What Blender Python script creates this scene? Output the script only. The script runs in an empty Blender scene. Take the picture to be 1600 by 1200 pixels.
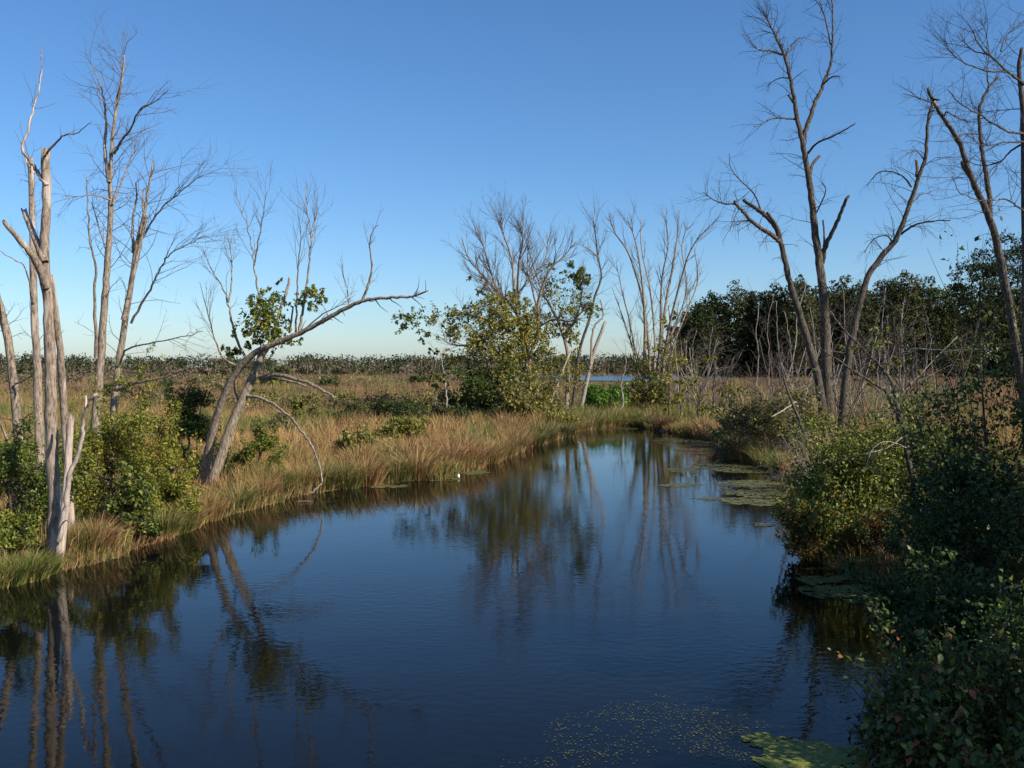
import bpy, math, random
import numpy as np
R = math.radians
rng = np.random.default_rng(11)
SC = bpy.context.scene
COL = SC.collection
# ------------------------------------------------------------------ camera
F = 1500.0          # focal length in pixels of a 1600 px wide frame
HOR = 572.0         # horizon row in a 1600x1200 frame
CAMZ = 4.0
cam_d = bpy.data.cameras.new('camera')
cam_d.sensor_width = 36.0
cam_d.lens = 36.0 * F / 1600.0
cam_d.shift_y = -(600.0 - HOR) / 1600.0
cam_d.clip_start = 0.1
cam_d.clip_end = 12000
cam = bpy.data.objects.new('camera', cam_d)
cam.location = (0, 0, CAMZ)
cam.rotation_euler = (R(90), 0, 0)
COL.objects.link(cam)
SC.camera = cam
# ------------------------------------------------------------------ sky and sun
SUN_AZ, SUN_EL = 122.0, 36.0        # degrees clockwise from +Y, elevation
world = bpy.data.worlds.new('World')
SC.world = world
world.use_nodes = True
wn = world.node_tree
sky = wn.nodes.new('ShaderNodeTexSky')
sky.sky_type = 'NISHITA'
sky.sun_disc = False
sky.sun_elevation = R(SUN_EL)
sky.sun_rotation = R(SUN_AZ)
sky.altitude = 100
sky.air_density = 1.0
sky.dust_density = 0.6
sky.ozone_density = 6.8
bg = wn.nodes['Background']
bg.inputs[1].default_value = 0.11
hs = wn.nodes.new('ShaderNodeHueSaturation')
hs.inputs['Saturation'].default_value = 1.1
wn.links.new(sky.outputs[0], hs.inputs['Color'])
wn.links.new(hs.outputs[0], bg.inputs[0])
sd = bpy.data.lights.new('sun', 'SUN')
sd.energy = 5.0
sd.angle = R(0.5)
sd.color = (1.0, 0.91, 0.78)
sun = bpy.data.objects.new('sun', sd)
COL.objects.link(sun)
sun.rotation_euler = (R(90 - SUN_EL), 0, R(180 - SUN_AZ))
SC.view_settings.view_transform = 'Standard'
SC.view_settings.look = 'None'
SC.view_settings.exposure = 0.45
SC.view_settings.gamma = 1.0
SC.cycles.max_bounces = 6
SC.cycles.diffuse_bounces = 2
SC.cycles.glossy_bounces = 3
SC.cycles.transmission_bounces = 2
SC.cycles.caustics_reflective = False
SC.cycles.caustics_refractive = False

# ------------------------------------------------------------------ helpers
def XZ(px, py, Y):
    return np.array([(px - 800.0) / F * Y, Y, CAMZ - (py - HOR) / F * Y])

def link(o, parent=None, label=None, cat=None, group=None, kind=None):
    COL.objects.link(o)
    if parent is not None:
        o.parent = parent
    for k, v in (('label', label), ('category', cat), ('group', group), ('kind', kind)):
        if v:
            o[k] = v
    return o

def empty(name, loc, label, cat, group=None):
    o = bpy.data.objects.new(name, None)
    o.location = loc
    o.empty_display_size = 0.3
    return link(o, None, label, cat, group)

def make_mesh(name, V, faces, mat, tint=None, smooth=True):
    """faces: list of int arrays, each (n,3) or (n,4)"""
    me = bpy.data.meshes.new(name)
    V = np.asarray(V, dtype=np.float32)
    me.vertices.add(len(V))
    me.vertices.foreach_set('co', V.ravel())
    faces = [np.asarray(f, dtype=np.int32) for f in faces if len(f)]
    nl = sum(f.size for f in faces)
    npoly = sum(len(f) for f in faces)
    me.loops.add(nl)
    me.polygons.add(npoly)
    me.loops.foreach_set('vertex_index', np.concatenate([f.ravel() for f in faces]))
    starts, o = [], 0
    for f in faces:
        k = f.shape[1]
        starts.append(o + np.arange(len(f)) * k)
        o += f.size
    me.polygons.foreach_set('loop_start', np.concatenate(starts).astype(np.int32))
    me.update(calc_edges=True)
    if smooth:
        me.polygons.foreach_set('use_smooth', np.ones(npoly, dtype=bool))
    if tint is not None:
        a = me.attributes.new('tint', 'FLOAT_COLOR', 'POINT')
        t = np.ones((len(V), 4), dtype=np.float32)
        t[:, :3] = tint
        a.data.foreach_set('color', t.ravel())
    me.materials.append(mat)
    return me

def mesh_obj(name, me, parent=None, **kw):
    return link(bpy.data.objects.new(name, me), parent, **kw)

class Geo:
    def __init__(s):
        s.V, s.Q, s.T, s.C, s.n = [], [], [], [], 0
    def add(s, V, Q=None, T=None, C=None):
        V = np.asarray(V, dtype=np.float32)
        if Q is not None and len(Q): s.Q.append(np.asarray(Q) + s.n)
        if T is not None and len(T): s.T.append(np.asarray(T) + s.n)
        s.V.append(V)
        if C is not None:
            s.C.append(np.broadcast_to(np.asarray(C, dtype=np.float32), (len(V), 3)))
        s.n += len(V)
    def mesh(s, name, mat, origin=(0, 0, 0), smooth=True):
        V = np.concatenate(s.V) - np.asarray(origin, dtype=np.float32)
        fs = []
        if s.Q: fs.append(np.concatenate(s.Q))
        if s.T: fs.append(np.concatenate(s.T))
        C = np.concatenate(s.C) if s.C else None
        return make_mesh(name, V, fs, mat, C, smooth)

def vnoise(x, y, seed=0):
    x = np.asarray(x, dtype=np.float64); y = np.asarray(y, dtype=np.float64)
    xi = np.floor(x).astype(np.int64); yi = np.floor(y).astype(np.int64)
    fx = x - xi; fy = y - yi
    fx = fx * fx * (3 - 2 * fx); fy = fy * fy * (3 - 2 * fy)
    def h(a, b):
        n = (a * 374761393 + b * 668265263 + seed * 1442695041) & 0xffffffff
        n = ((n ^ (n >> 13)) * 1274126177) & 0xffffffff
        return ((n ^ (n >> 16)) & 0xffff) / 65535.0
    return (h(xi, yi) * (1 - fx) + h(xi + 1, yi) * fx) * (1 - fy) + (h(xi, yi + 1) * (1 - fx) + h(xi + 1, yi + 1) * fx) * fy

def fbm(x, y, seed=0):
    return 0.55 * vnoise(x, y, seed) + 0.3 * vnoise(x * 2.1 + 7, y * 2.1 + 3, seed + 1) + 0.15 * vnoise(x * 4.3, y * 4.3, seed + 2)

def unit(v):
    v = np.asarray(v, dtype=np.float64)
    return v / (np.linalg.norm(v, axis=-1, keepdims=True) + 1e-12)

def catmull(P, per=4):
    P = np.asarray(P, dtype=np.float64)
    if len(P) < 3:
        t = np.linspace(0, 1, per + 1)[:, None]
        return P[0] * (1 - t) + P[-1] * t
    Q = np.vstack([2 * P[0] - P[1], P, 2 * P[-1] - P[-2]])
    out = []
    t = np.arange(per)[:, None] / per
    for i in range(1, len(Q) - 2):
        a, b, c, d = Q[i - 1], Q[i], Q[i + 1], Q[i + 2]
        out.append(0.5 * ((2 * b) + (c - a) * t + (2 * a - 5 * b + 4 * c - d) * t ** 2 + (3 * b - a - 3 * c + d) * t ** 3))
    out.append(P[-1][None])
    return np.vstack(out)

_REF = unit(np.array([0.37, 0.81, 0.11]))
def tube(geo, P, r, k=5, C=None, jag=0.0, lump=0.0):
    P = np.asarray(P); n = len(P)
    T = unit(np.gradient(P, axis=0))
    U = np.cross(T, _REF); U = unit(U)
    W = np.cross(T, U)
    a = np.arange(k) * (2 * math.pi / k)
    r = np.asarray(r)[:, None] * np.ones((1, k))
    if lump:
        r = r * (1 + lump * (rng.random((n, k)) - 0.5) * 2)
        r *= (1 + lump * 0.8 * np.sin(a * 2 + rng.random() * 6))[None]
    ring = P[:, None, :] + r[..., None] * (np.cos(a)[None, :, None] * U[:, None] + np.sin(a)[None, :, None] * W[:, None])
    if jag:
        ring[-1] += T[-1] * (rng.random((k, 1)) * jag)
    V = ring.reshape(-1, 3)
    i = np.arange(n - 1)[:, None] * k
    j = np.arange(k)[None]
    j2 = (j + 1) % k
    Q = np.stack([i + j, i + j2, i + k + j2, i + k + j], -1).reshape(-1, 4)
    V = np.vstack([V, P[-1] - (T[-1] * jag * 0.3)])
    b = (n - 1) * k
    Tt = np.stack([b + np.arange(k), b + (np.arange(k) + 1) % k, np.full(k, n * k)], -1)
    geo.add(V, Q, Tt, C)

def grow(p, d, L, r, lvl, out, wob=0.18, trop=0.05, kids=(0, 5, 6), ang=(25, 55), n=6, ratio=(0.4, 0.7), rtip=0.35):
    """recursive twig growth, appends (points, radii)"""
    n = n if lvl > 1 else (5 if lvl else 4)
    pts = [np.array(p, dtype=np.float64)]
    d = unit(d)
    st = L / n
    dirs = [d]
    for i in range(n):
        d = unit(d + rng.normal(0, wob, 3) + np.array([0, 0, trop]))
        pts.append(pts[-1] + d * st); dirs.append(d)
    P = np.array(pts)
    rr = np.linspace(r, r * rtip, n + 1)
    out.append((P, rr))
    if lvl > 0:
        for c in range(int(kids[lvl] * (0.7 + 0.6 * rng.random()) + 0.5)):
            t = 0.2 + 0.8 * rng.random()
            i = min(int(t * n), n - 1)
            q = P[i] + (P[i + 1] - P[i]) * (t * n - i)
            ax = unit(np.cross(dirs[i], rng.normal(0, 1, 3)))
            th = R(ang[0] + (ang[1] - ang[0]) * rng.random())
            nd = dirs[i] * math.cos(th) + ax * math.sin(th)
            grow(q, nd, L * (ratio[0] + (ratio[1] - ratio[0]) * rng.random()) * (1.1 - 0.5 * t), max(rr[i] * 0.55, 0.0035), lvl - 1, out, wob, trop, kids, ang, n, ratio, rtip)

def sprout(out, P, rad, count, L, lvl=1, t0=0.3, t1=1.0, ang=(30, 70), wob=0.16, trop=0.05, kids=(0, 5, 6), rmax=0.03, yflat=1.0, ratio=(0.4, 0.7)):
    """twigs along a polyline"""
    P = np.asarray(P); n = len(P) - 1
    for c in range(count):
        t = t0 + (t1 - t0) * rng.random()
        i = min(int(t * n), n - 1)
        q = P[i] + (P[i + 1] - P[i]) * (t * n - i)
        d = unit(P[i + 1] - P[i])
        ax = unit(np.cross(d, rng.normal(0, 1, 3)))
        th = R(ang[0] + (ang[1] - ang[0]) * rng.random())
        nd = d * math.cos(th) + ax * math.sin(th)
        nd[1] *= yflat
        grow(q, nd, L * (0.5 + 0.7 * rng.random()), min(rad[i] * 0.5, rmax), lvl, out, wob, trop, kids, ang, ratio=ratio)

def leaves(geo, C0, size, pal, outward=None, up=0.35, jit=0.25, aspect=0.55, fold=0.18, nrm=None):
    """one folded diamond quad per centre"""
    n = len(C0)
    if n == 0: return
    a = rng.normal(0, 1, (n, 3))
    if outward is not None: a = a * 0.8 + outward
    a = unit(a)
    b = rng.normal(0, 1, (n, 3)) + np.array([0, 0, up * 3])
    if outward is not None: b = b + outward * 0.8
    s = unit(np.cross(a, b)); nn = np.cross(s, a)
    L = (size * (0.45 + 1.2 * rng.random(n) ** 1.3))[:, None]
    p0 = C0 - a * L * 0.5
    p2 = C0 + a * L * 0.5
    m = C0 + a * L * -0.06
    p1 = m + s * L * aspect * 0.5 + nn * L * fold
    p3 = m - s * L * aspect * 0.5 + nn * L * fold
    V = np.stack([p0, p1, p2, p3], 1).reshape(-1, 3)
    Q = np.arange(n * 4).reshape(-1, 4)
    col = pick(pal, n, jit)
    geo.add(V, Q, None, np.repeat(col, 4, axis=0))

def pick(pal, n, jit=0.25):
    cs = np.array([p[0] for p in pal]); w = np.array([p[1] for p in pal], dtype=float); w /= w.sum()
    c = cs[rng.choice(len(cs), n, p=w)]
    return np.clip(c * (1 + jit * (rng.random((n, 1)) - 0.5) * 2) * (1 + 0.1 * (rng.random((n, 3)) - 0.5)), 0, 1)

# ------------------------------------------------------------------ materials
def nodes_of(name):
    m = bpy.data.materials.new(name); m.use_nodes = True
    nt = m.node_tree
    return m, nt, nt.nodes['Principled BSDF']

def ramp(nt, stops):
    r = nt.nodes.new('ShaderNodeValToRGB')
    e = r.color_ramp.elements
    while len(e) < len(stops): e.new(0.5)
    for q, (p, c) in zip(e, stops):
        q.position = p; q.color = (*c, 1)
    return r

def noise(nt, vec, scale, detail=4, rough=0.55):
    t = nt.nodes.new('ShaderNodeTexNoise')
    t.inputs['Scale'].default_value = scale
    t.inputs['Detail'].default_value = detail
    t.inputs['Roughness'].default_value = rough
    if vec is not None: nt.links.new(vec, t.inputs['Vector'])
    return t

def coords(nt, scale):
    tc = nt.nodes.new('ShaderNodeTexCoord')
    mp = nt.nodes.new('ShaderNodeMapping')
    mp.inputs['Scale'].default_value = scale
    nt.links.new(tc.outputs['Object'], mp.inputs['Vector'])
    return mp.outputs[0]

def bark_mat(name, dark, mid, light, bare=None, bare_amt=0.6, bump=0.9):
    m, nt, b = nodes_of(name)
    v = coords(nt, (15, 15, 3.2))
    n1 = noise(nt, v, 1.5, 9, 0.72)
    rp = ramp(nt, [(0.36, dark), (0.5, mid), (0.64, light)])
    nt.links.new(n1.outputs['Fac'], rp.inputs['Fac'])
    col = rp.outputs[0]
    if bare is not None:
        v2 = coords(nt, (1.6, 1.6, 0.35))
        n2 = noise(nt, v2, 1.3, 3, 0.6)
        r2 = ramp(nt, [(bare_amt - 0.03, (0, 0, 0)), (bare_amt + 0.03, (1, 1, 1))])
        nt.links.new(n2.outputs['Fac'], r2.inputs['Fac'])
        v3 = coords(nt, (14, 14, 0.8)); n3 = noise(nt, v3, 1.5, 4)
        r3 = ramp(nt, [(0.3, tuple(c * 0.62 for c in bare)), (0.6, bare)])
        nt.links.new(n3.outputs['Fac'], r3.inputs['Fac'])
        mx = nt.nodes.new('ShaderNodeMix'); mx.data_type = 'RGBA'
        nt.links.new(r2.outputs[0], mx.inputs[0])
        nt.links.new(col, mx.inputs[6]); nt.links.new(r3.outputs[0], mx.inputs[7])
        col = mx.outputs[2]
    nt.links.new(col, b.inputs['Base Color'])
    b.inputs['Roughness'].default_value = 0.9
    b.inputs['Specular IOR Level'].default_value = 0.15
    bp = nt.nodes.new('ShaderNodeBump')
    bp.inputs['Strength'].default_value = bump
    bp.inputs['Distance'].default_value = 0.03
    nt.links.new(n1.outputs['Fac'], bp.inputs['Height'])
    nt.links.new(bp.outputs[0], b.inputs['Normal'])
    return m

def tint_mat(name, rough=0.5, transl=0.3, spec=0.4):
    m, nt, b = nodes_of(name)
    at = nt.nodes.new('ShaderNodeAttribute'); at.attribute_name = 'tint'
    nt.links.new(at.outputs['Color'], b.inputs['Base Color'])
    b.inputs['Roughness'].default_value = rough
    b.inputs['Specular IOR Level'].default_value = spec
    if transl:
        tr = nt.nodes.new('ShaderNodeBsdfTranslucent')
        nt.links.new(at.outputs['Color'], tr.inputs['Color'])
        mx = nt.nodes.new('ShaderNodeMixShader'); mx.inputs[0].default_value = transl
        nt.links.new(b.outputs[0], mx.inputs[1]); nt.links.new(tr.outputs[0], mx.inputs[2])
        nt.links.new(mx.outputs[0], nt.nodes['Material Output'].inputs['Surface'])
    return m

M = {}
M['bark'] = bark_mat('grey_bark', (0.065, 0.05, 0.037), (0.24, 0.19, 0.14), (0.42, 0.35, 0.27))
M['snag'] = bark_mat('weathered_bark', (0.08, 0.06, 0.045), (0.26, 0.20, 0.15), (0.42, 0.34, 0.26), bare=(0.54, 0.44, 0.36), bare_amt=0.53)
M['darkbark'] = bark_mat('dark_bark', (0.022, 0.019, 0.016), (0.075, 0.063, 0.05), (0.20, 0.165, 0.125), bare=(0.34, 0.27, 0.22), bare_amt=0.66)
M['pale'] = bark_mat('pale_dead_wood', (0.10, 0.085, 0.07), (0.30, 0.26, 0.22), (0.46, 0.41, 0.36))
M['twig'] = bark_mat('twig_bark', (0.07, 0.055, 0.045), (0.13, 0.105, 0.09), (0.2, 0.165, 0.14), bump=0.2)
M['darktwig'] = bark_mat('dark_twig_bark', (0.03, 0.025, 0.022), (0.06, 0.05, 0.043), (0.11, 0.09, 0.075), bump=0.2)
M['leaf'] = tint_mat('leaf', 0.55, 0.3, 0.3)
M['gloss'] = tint_mat('glossy_leaf', 0.48, 0.22, 0.3)
M['farleaf'] = tint_mat('far_leaf', 0.8, 0.15, 0.1)
M['grass'] = tint_mat('grass_blade', 0.7, 0.3, 0.15)
M['weed'] = tint_mat('duckweed', 0.6, 0.0, 0.2)

# ground
m, nt, b = nodes_of('marsh_soil')
v = coords(nt, (1, 1, 1))
n1 = noise(nt, v, 0.06, 6, 0.6)
rp = ramp(nt, [(0.3, (0.11, 0.085, 0.035)), (0.45, (0.20, 0.14, 0.065)), (0.58, (0.17, 0.105, 0.055)), (0.72, (0.10, 0.10, 0.04))])
nt.links.new(n1.outputs['Fac'], rp.inputs['Fac'])
n2 = noise(nt, v, 2.5, 6, 0.7)
mx = nt.nodes.new('ShaderNodeMix'); mx.data_type = 'RGBA'; mx.blend_type = 'MULTIPLY'
mx.inputs[0].default_value = 0.7
r2 = ramp(nt, [(0.3, (0.35, 0.33, 0.3)), (0.7, (1, 1, 1))])
nt.links.new(n2.outputs['Fac'], r2.inputs['Fac'])
nt.links.new(rp.outputs[0], mx.inputs[6]); nt.links.new(r2.outputs[0], mx.inputs[7])
nt.links.new(mx.outputs[2], b.inputs['Base Color'])
b.inputs['Roughness'].default_value = 1.0
b.inputs['Specular IOR Level'].default_value = 0.05
M['ground'] = m

# water
def water_mat():
    m, nt, b = nodes_of('dark_still_water')
    b.inputs['Base Color'].default_value = (0.0035, 0.0035, 0.003, 1)
    b.inputs['Roughness'].default_value = 0.035
    b.inputs['IOR'].default_value = 1.333
    b.inputs['Specular IOR Level'].default_value = 0.34
    v = coords(nt, (0.75, 1.0, 1.0))
    n1 = noise(nt, v, 7.0, 2, 0.5)
    n2 = noise(nt, v, 1.1, 2, 0.5)
    # breeze patches: rippled here, calm there
    vb = coords(nt, (0.07, 0.11, 1.0)); nb = noise(nt, vb, 1.0, 2, 0.5)
    rb = ramp(nt, [(0.38, (0.12, 0.12, 0.12)), (0.62, (1, 1, 1))])
    nt.links.new(nb.outputs['Fac'], rb.inputs['Fac'])
    bp2 = nt.nodes.new('ShaderNodeBump'); bp2.inputs['Distance'].default_value = 0.012
    bp2.inputs['Strength'].default_value = 0.2
    nt.links.new(n2.outputs['Fac'], bp2.inputs['Height'])
    bp = nt.nodes.new('ShaderNodeBump'); bp.inputs['Distance'].default_value = 0.012
    mu = nt.nodes.new('ShaderNodeMath'); mu.operation = 'MULTIPLY'; mu.inputs[1].default_value = 0.33
    nt.links.new(rb.outputs[0], mu.inputs[0])
    nt.links.new(mu.outputs[0], bp.inputs['Strength'])
    nt.links.new(n1.outputs['Fac'], bp.inputs['Height'])
    nt.links.new(bp2.outputs[0], bp.inputs['Normal'])
    nt.links.new(bp.outputs[0], b.inputs['Normal'])
    return m
M['water'] = water_mat()

# ------------------------------------------------------------------ ground and water
WL = [(-12.0, -30), (-11.5, 0), (-11.0, 10), (-9.9, 15.5), (-9.3, 17.6), (-8.75, 18.6), (-8.3, 20.0), (-8.1, 21.6), (-7.9, 23.4), (-7.2, 27.3),
      (-6.2, 30.2), (-5.1, 32.0), (-3.6, 33.2), (-2.5, 33.6), (-2.0, 35.5), (-1.0, 38.8), (0.9, 47.0), (2.8, 53.5), (3.9, 58.5), (6.0, 62.5),
      (8.3, 63.0), (9.3, 60.0), (10.3, 54.0), (11.3, 49.5), (9.6, 43.0), (9.9, 39.5), (10.3, 35.5), (9.6, 29.5), (7.0, 22.5), (6.2, 19.6), (7.2, 17.6), (6.6, 15.2), (5.0, 12.0),
      (3.9, 10.2), (3.2, 8.2), (2.9, 5.0), (2.8, 0), (3.2, -30)]
WP = np.array(WL)
def chan_dist(x, y):
    """signed distance to the channel outline, negative over water"""
    x = np.atleast_1d(np.asarray(x, dtype=np.float64)); y = np.atleast_1d(np.asarray(y, dtype=np.float64))
    sh = x.shape; x = x.ravel(); y = y.ravel()
    best = np.full(x.shape, 1e9); ins = np.zeros(x.shape, dtype=bool)
    n = len(WP)
    for i in range(n):
        a = WP[i]; c = WP[(i + 1) % n]
        ab = c - a
        t = np.clip(((x - a[0]) * ab[0] + (y - a[1]) * ab[1]) / (ab @ ab), 0, 1)
        best = np.minimum(best, np.hypot(x - a[0] - t * ab[0], y - a[1] - t * ab[1]))
        cr = ((a[1] > y) != (c[1] > y))
        xx = (c[0] - a[0]) * (y - a[1]) / ((c[1] - a[1]) if c[1] != a[1] else 1e-9) + a[0]
        ins ^= cr & (x < xx)
    best += 0.5 * (vnoise(x * 0.9, y * 0.9, 5) - 0.5) * np.where(ins, -1, 1)
    return (np.where(ins, -best, best)).reshape(sh)
POND = (33, 300, 44, 70)     # far open pool: centre x, y and half sizes
def gz(x, y):
    d = chan_dist(x, y)
    z = np.where(d < 0, np.maximum(d * 0.55, -1.0), np.minimum(d * 0.22, 0.28))
    x = np.asarray(x); y = np.asarray(y)
    z = z + np.where(d > 1.2, 0.12 * (fbm(x * 0.25, y * 0.25, 9) - 0.5), 0)
    return z
def g1(x, y): return float(gz(np.array([x]), np.array([y]))[0])

def axis(lo, hi, step, far, k=1.22):
    a = list(np.arange(lo, hi + 1e-6, step))
    s = step; p = hi
    up = []
    while p < far: s *= k; p += s; up.append(p)
    s = step; p = lo; dn = []
    while p > -far: s *= k; p -= s; dn.append(p)
    return np.array(dn[::-1] + a + up)
gx = axis(-16, 16, 0.28, 2200); gy = axis(2, 68, 0.3, 2500)
GX, GY = np.meshgrid(gx, gy)
GZ = gz(GX, GY)
nx, ny = len(gx), len(gy)
idx = np.arange(nx * ny).reshape(ny, nx)
Q = np.stack([idx[:-1, :-1], idx[:-1, 1:], idx[1:, 1:], idx[1:, :-1]], -1).reshape(-1, 4)
mesh_obj('ground', make_mesh('ground', np.stack([GX, GY, GZ], -1).reshape(-1, 3), [Q], M['ground']), kind='structure')
wv = np.array([(-14, -31, 0), (14, -31, 0), (14, 66, 0), (-14, 66, 0)], dtype=float)
mesh_obj('water', make_mesh('water', wv, [np.array([[0, 1, 2, 3]])], M['water']), kind='structure')
a = np.linspace(0, 2 * math.pi, 49)[:-1]
pv = np.stack([POND[0] + POND[2] * np.cos(a) * (1 + 0.1 * np.sin(a * 3)), POND[1] + POND[3] * np.sin(a) * (1 + 0.07 * np.cos(a * 5)), np.full(48, 0.42)], -1)
me = bpy.data.meshes.new('pond'); me.from_pydata(pv.tolist(), [], [list(range(48))]); pm = M['water'].copy(); pm.name = 'wind_ruffled_water'; pm.node_tree.nodes['Principled BSDF'].inputs['Roughness'].default_value = .22
me.materials.append(pm)
mesh_obj('pond', me, kind='structure')

# ------------------------------------------------------------------ grass
TAN = [((0.45, 0.295, 0.125), 5), ((0.37, 0.235, 0.09), 3), ((0.26, 0.205, 0.075), 2.4), ((0.32, 0.17, 0.075), 1.5)]
GREENTAN = [((0.26, 0.235, 0.07), 3), ((0.17, 0.19, 0.05), 3), ((0.36, 0.27, 0.12), 3), ((0.12, 0.15, 0.035), 2)]
RUST = [((0.30, 0.15, 0.075), 4), ((0.24, 0.12, 0.065), 2), ((0.34, 0.22, 0.11), 3)]
GREEN = [((0.13, 0.17, 0.035), 3), ((0.18, 0.21, 0.05), 2), ((0.09, 0.12, 0.025), 2)]
MAUVE = [((0.20, 0.135, 0.085), 3), ((0.27, 0.18, 0.105), 2), ((0.15, 0.115, 0.06), 2), ((0.29, 0.15, 0.075), 1.5)]

def blades(geo, B, h, w, lean, col, two=True):
    # trampled ground round the foot of the leaning tree
    if len(B) and B[:, 1].max() > 20:
        q = np.hypot(B[:, 0] + 9.35, (B[:, 1] - 28.9) * .55)
        h = h * np.clip(.3 + q / 2.6, .3, 1)
    _blades(geo, B, h, w, lean, col, two)
def _blades(geo, B, h, w, lean, col, two=True):
    """B bases (n,3), h, w (n,), lean (n,2) horizontal offset of the tip as share of h"""
    n = len(B)
    if n == 0: return
    ang = rng.random(n) * math.pi
    s = np.stack([np.cos(ang), np.sin(ang), np.zeros(n)], -1) * (w * 0.5)[:, None]
    ln = np.stack([lean[:, 0] * h, lean[:, 1] * h, np.zeros(n)], -1)
    up = np.array([0, 0, 1.0])
    lz = np.sqrt(np.clip(1 - 0.6 * (lean ** 2).sum(1), 0.25, 1))
    tip = B + ln + up * (h * lz)[:, None]
    if two:
        mid = B + ln * 0.32 + up * (h * 0.58)[:, None]
        V = np.stack([B - s, B + s, mid + s * 0.8, mid - s * 0.8, tip], 1).reshape(-1, 3)
        o = np.arange(n)[:, None] * 5
        geo.add(V, o + np.array([[0, 1, 2, 3]]), o + np.array([[3, 2, 4]]), np.repeat(col, 5, axis=0))
    else:
        V = np.stack([B - s, B + s, tip], 1).reshape(-1, 3)
        geo.add(V, None, np.arange(n * 3).reshape(-1, 3), np.repeat(col, 3, axis=0))

def col_field(x, y):
    """blade colour by patch"""
    n = len(x)
    f = fbm(x * 0.07, y * 0.035, 21)
    g = fbm(x * 0.16 + 40, y * 0.09, 31)
    out = pick(TAN, n)
    far = np.clip((y - 85) / 60, 0, 1)
    m = (f > 0.55); out[m] = pick(RUST, int(m.sum()))
    m = (g > 0.56); out[m] = pick(GREENTAN, int(m.sum()))
    m = rng.random(n) < far * (0.35 + 0.9 * (f < 0.5)); out[m] = pick(MAUVE, int(m.sum()))
    m = (g < 0.32) & (y > 60); out[m] = pick(GREENTAN, int(m.sum()))
    return out

def in_pond(x, y, k=1.0):
    return ((x - POND[0]) / POND[2]) ** 2 + ((y - POND[1]) / POND[3]) ** 2 < k
def pond_view(x, y):
    px = 800 + x / y * F
    return (px > 895) & (px < 1030) & (y > 95) & (y < 235)

def meadow(y0, y1, dens, hh, w, two, per, name=None, geo=None):
    ymid = np.sqrt(y0 * y1)
    half = 0.62 * y1 + 4
    N = int(dens * (y1 - y0) * half * 2)
    y = y0 + (y1 - y0) * rng.random(N)
    x = (rng.random(N) * 2 - 1) * half
    k = np.abs(x) < 0.60 * y + 3
    x, y = x[k], y[k]
    d = chan_dist(x, y)
    k = (d > 0.03) & ~in_pond(x, y)
    x, y, d = x[k], y[k], d[k]
    cov = fbm(x * 0.35, y * 0.35, 3)
    k = cov + 0.25 * rng.random(len(x)) > 0.30
    x, y, d = x[k], y[k], d[k]
    # each tuft has several blades
    n = len(x)
    x2 = np.repeat(x, per) + rng.normal(0, 0.10 * max(1, ymid / 60), n * per)
    y2 = np.repeat(y, per) + rng.normal(0, 0.10 * max(1, ymid / 60), n * per)
    d2 = np.repeat(d, per)
    z2 = gz(x2, y2)
    k = z2 > 0.0
    x2, y2, z2, d2 = x2[k], y2[k], z2[k], d2[k]
    h = hh * (0.55 + 0.75 * rng.random(len(x2))) * (0.55 + 0.9 * fbm(x2 * 0.2, y2 * 0.2, 77))
    h *= np.clip(0.45 + d2 * 0.35, 0.45, 1)
    h *= np.where(pond_view(x2, y2), np.where(y2 > 140, .06, .25), 1)
    dirn = rng.random(len(x2)) * 6.283
    la = 0.15 + 0.45 * rng.random(len(x2))
    lean = np.stack([np.cos(dirn) * la + 0.06, np.sin(dirn) * la], -1)
    c = col_field(x2, y2)
    # damp green at the feet of the left near bank
    m = (rng.random(len(x2)) < np.clip(1.1 - d2 / 1.6, 0, 0.75)) | ((y2 < 30) & (rng.random(len(x2)) < 0.35))
    c[m] = pick(GREENTAN, int(m.sum()))
    blades(geo, np.stack([x2, y2, z2 - 0.02], -1), h, w * (0.7 + 0.6 * rng.random(len(x2))), lean, c, two)

def fringe(geo, n):
    seg = WP[1:-1]; L = np.r_[0, np.cumsum(np.hypot(*(seg[1:] - seg[:-1]).T))]
    u = rng.random(n) * L[-1]
    x = np.interp(u, L, seg[:, 0]); y = np.interp(u, L, seg[:, 1])
    x = x + rng.normal(0, .45, n); y = y + rng.normal(0, .45, n)
    d = chan_dist(x, y); k = (d > -.12) & (d < .9) & (y > 6); x, y, d = x[k], y[k], d[k]
    n = len(x); z = np.maximum(gz(x, y), -.03)
    e = .15; gx_ = chan_dist(x + e, y) - d; gy_ = chan_dist(x, y + e) - d
    nn = unit(np.stack([-gx_, -gy_], -1))
    la = (.2 + .5 * rng.random(n))[:, None]
    lean = nn * la + rng.normal(0, .22, (n, 2))
    h = (.25 + .5 * rng.random(n)) * (.15 + 1.5 * fbm(x * .8, y * .8, 88))
    c = pick(GREENTAN + TAN[:2], n); m = fbm(x * .5, y * .5, 12) > .52; c[m] = pick(RUST + TAN, int(m.sum()))
    h = h * np.where((x < 0) & (y < 29), .62, 1)
    rs = (x > 2) & (y < 24); h = np.where(rs, h * .55, h); c[rs] = pick(GREEN + RUST[:1], int(rs.sum()))
    k = ~((x > 2) & (y < 17) & (rng.random(n) < .8)); x, y, z, h, lean, c = x[k], y[k], z[k], h[k], lean[k], c[k]
    blades(geo, np.stack([x, y, z], -1), h, .012 + .0005 * y, lean, c, True)
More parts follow.
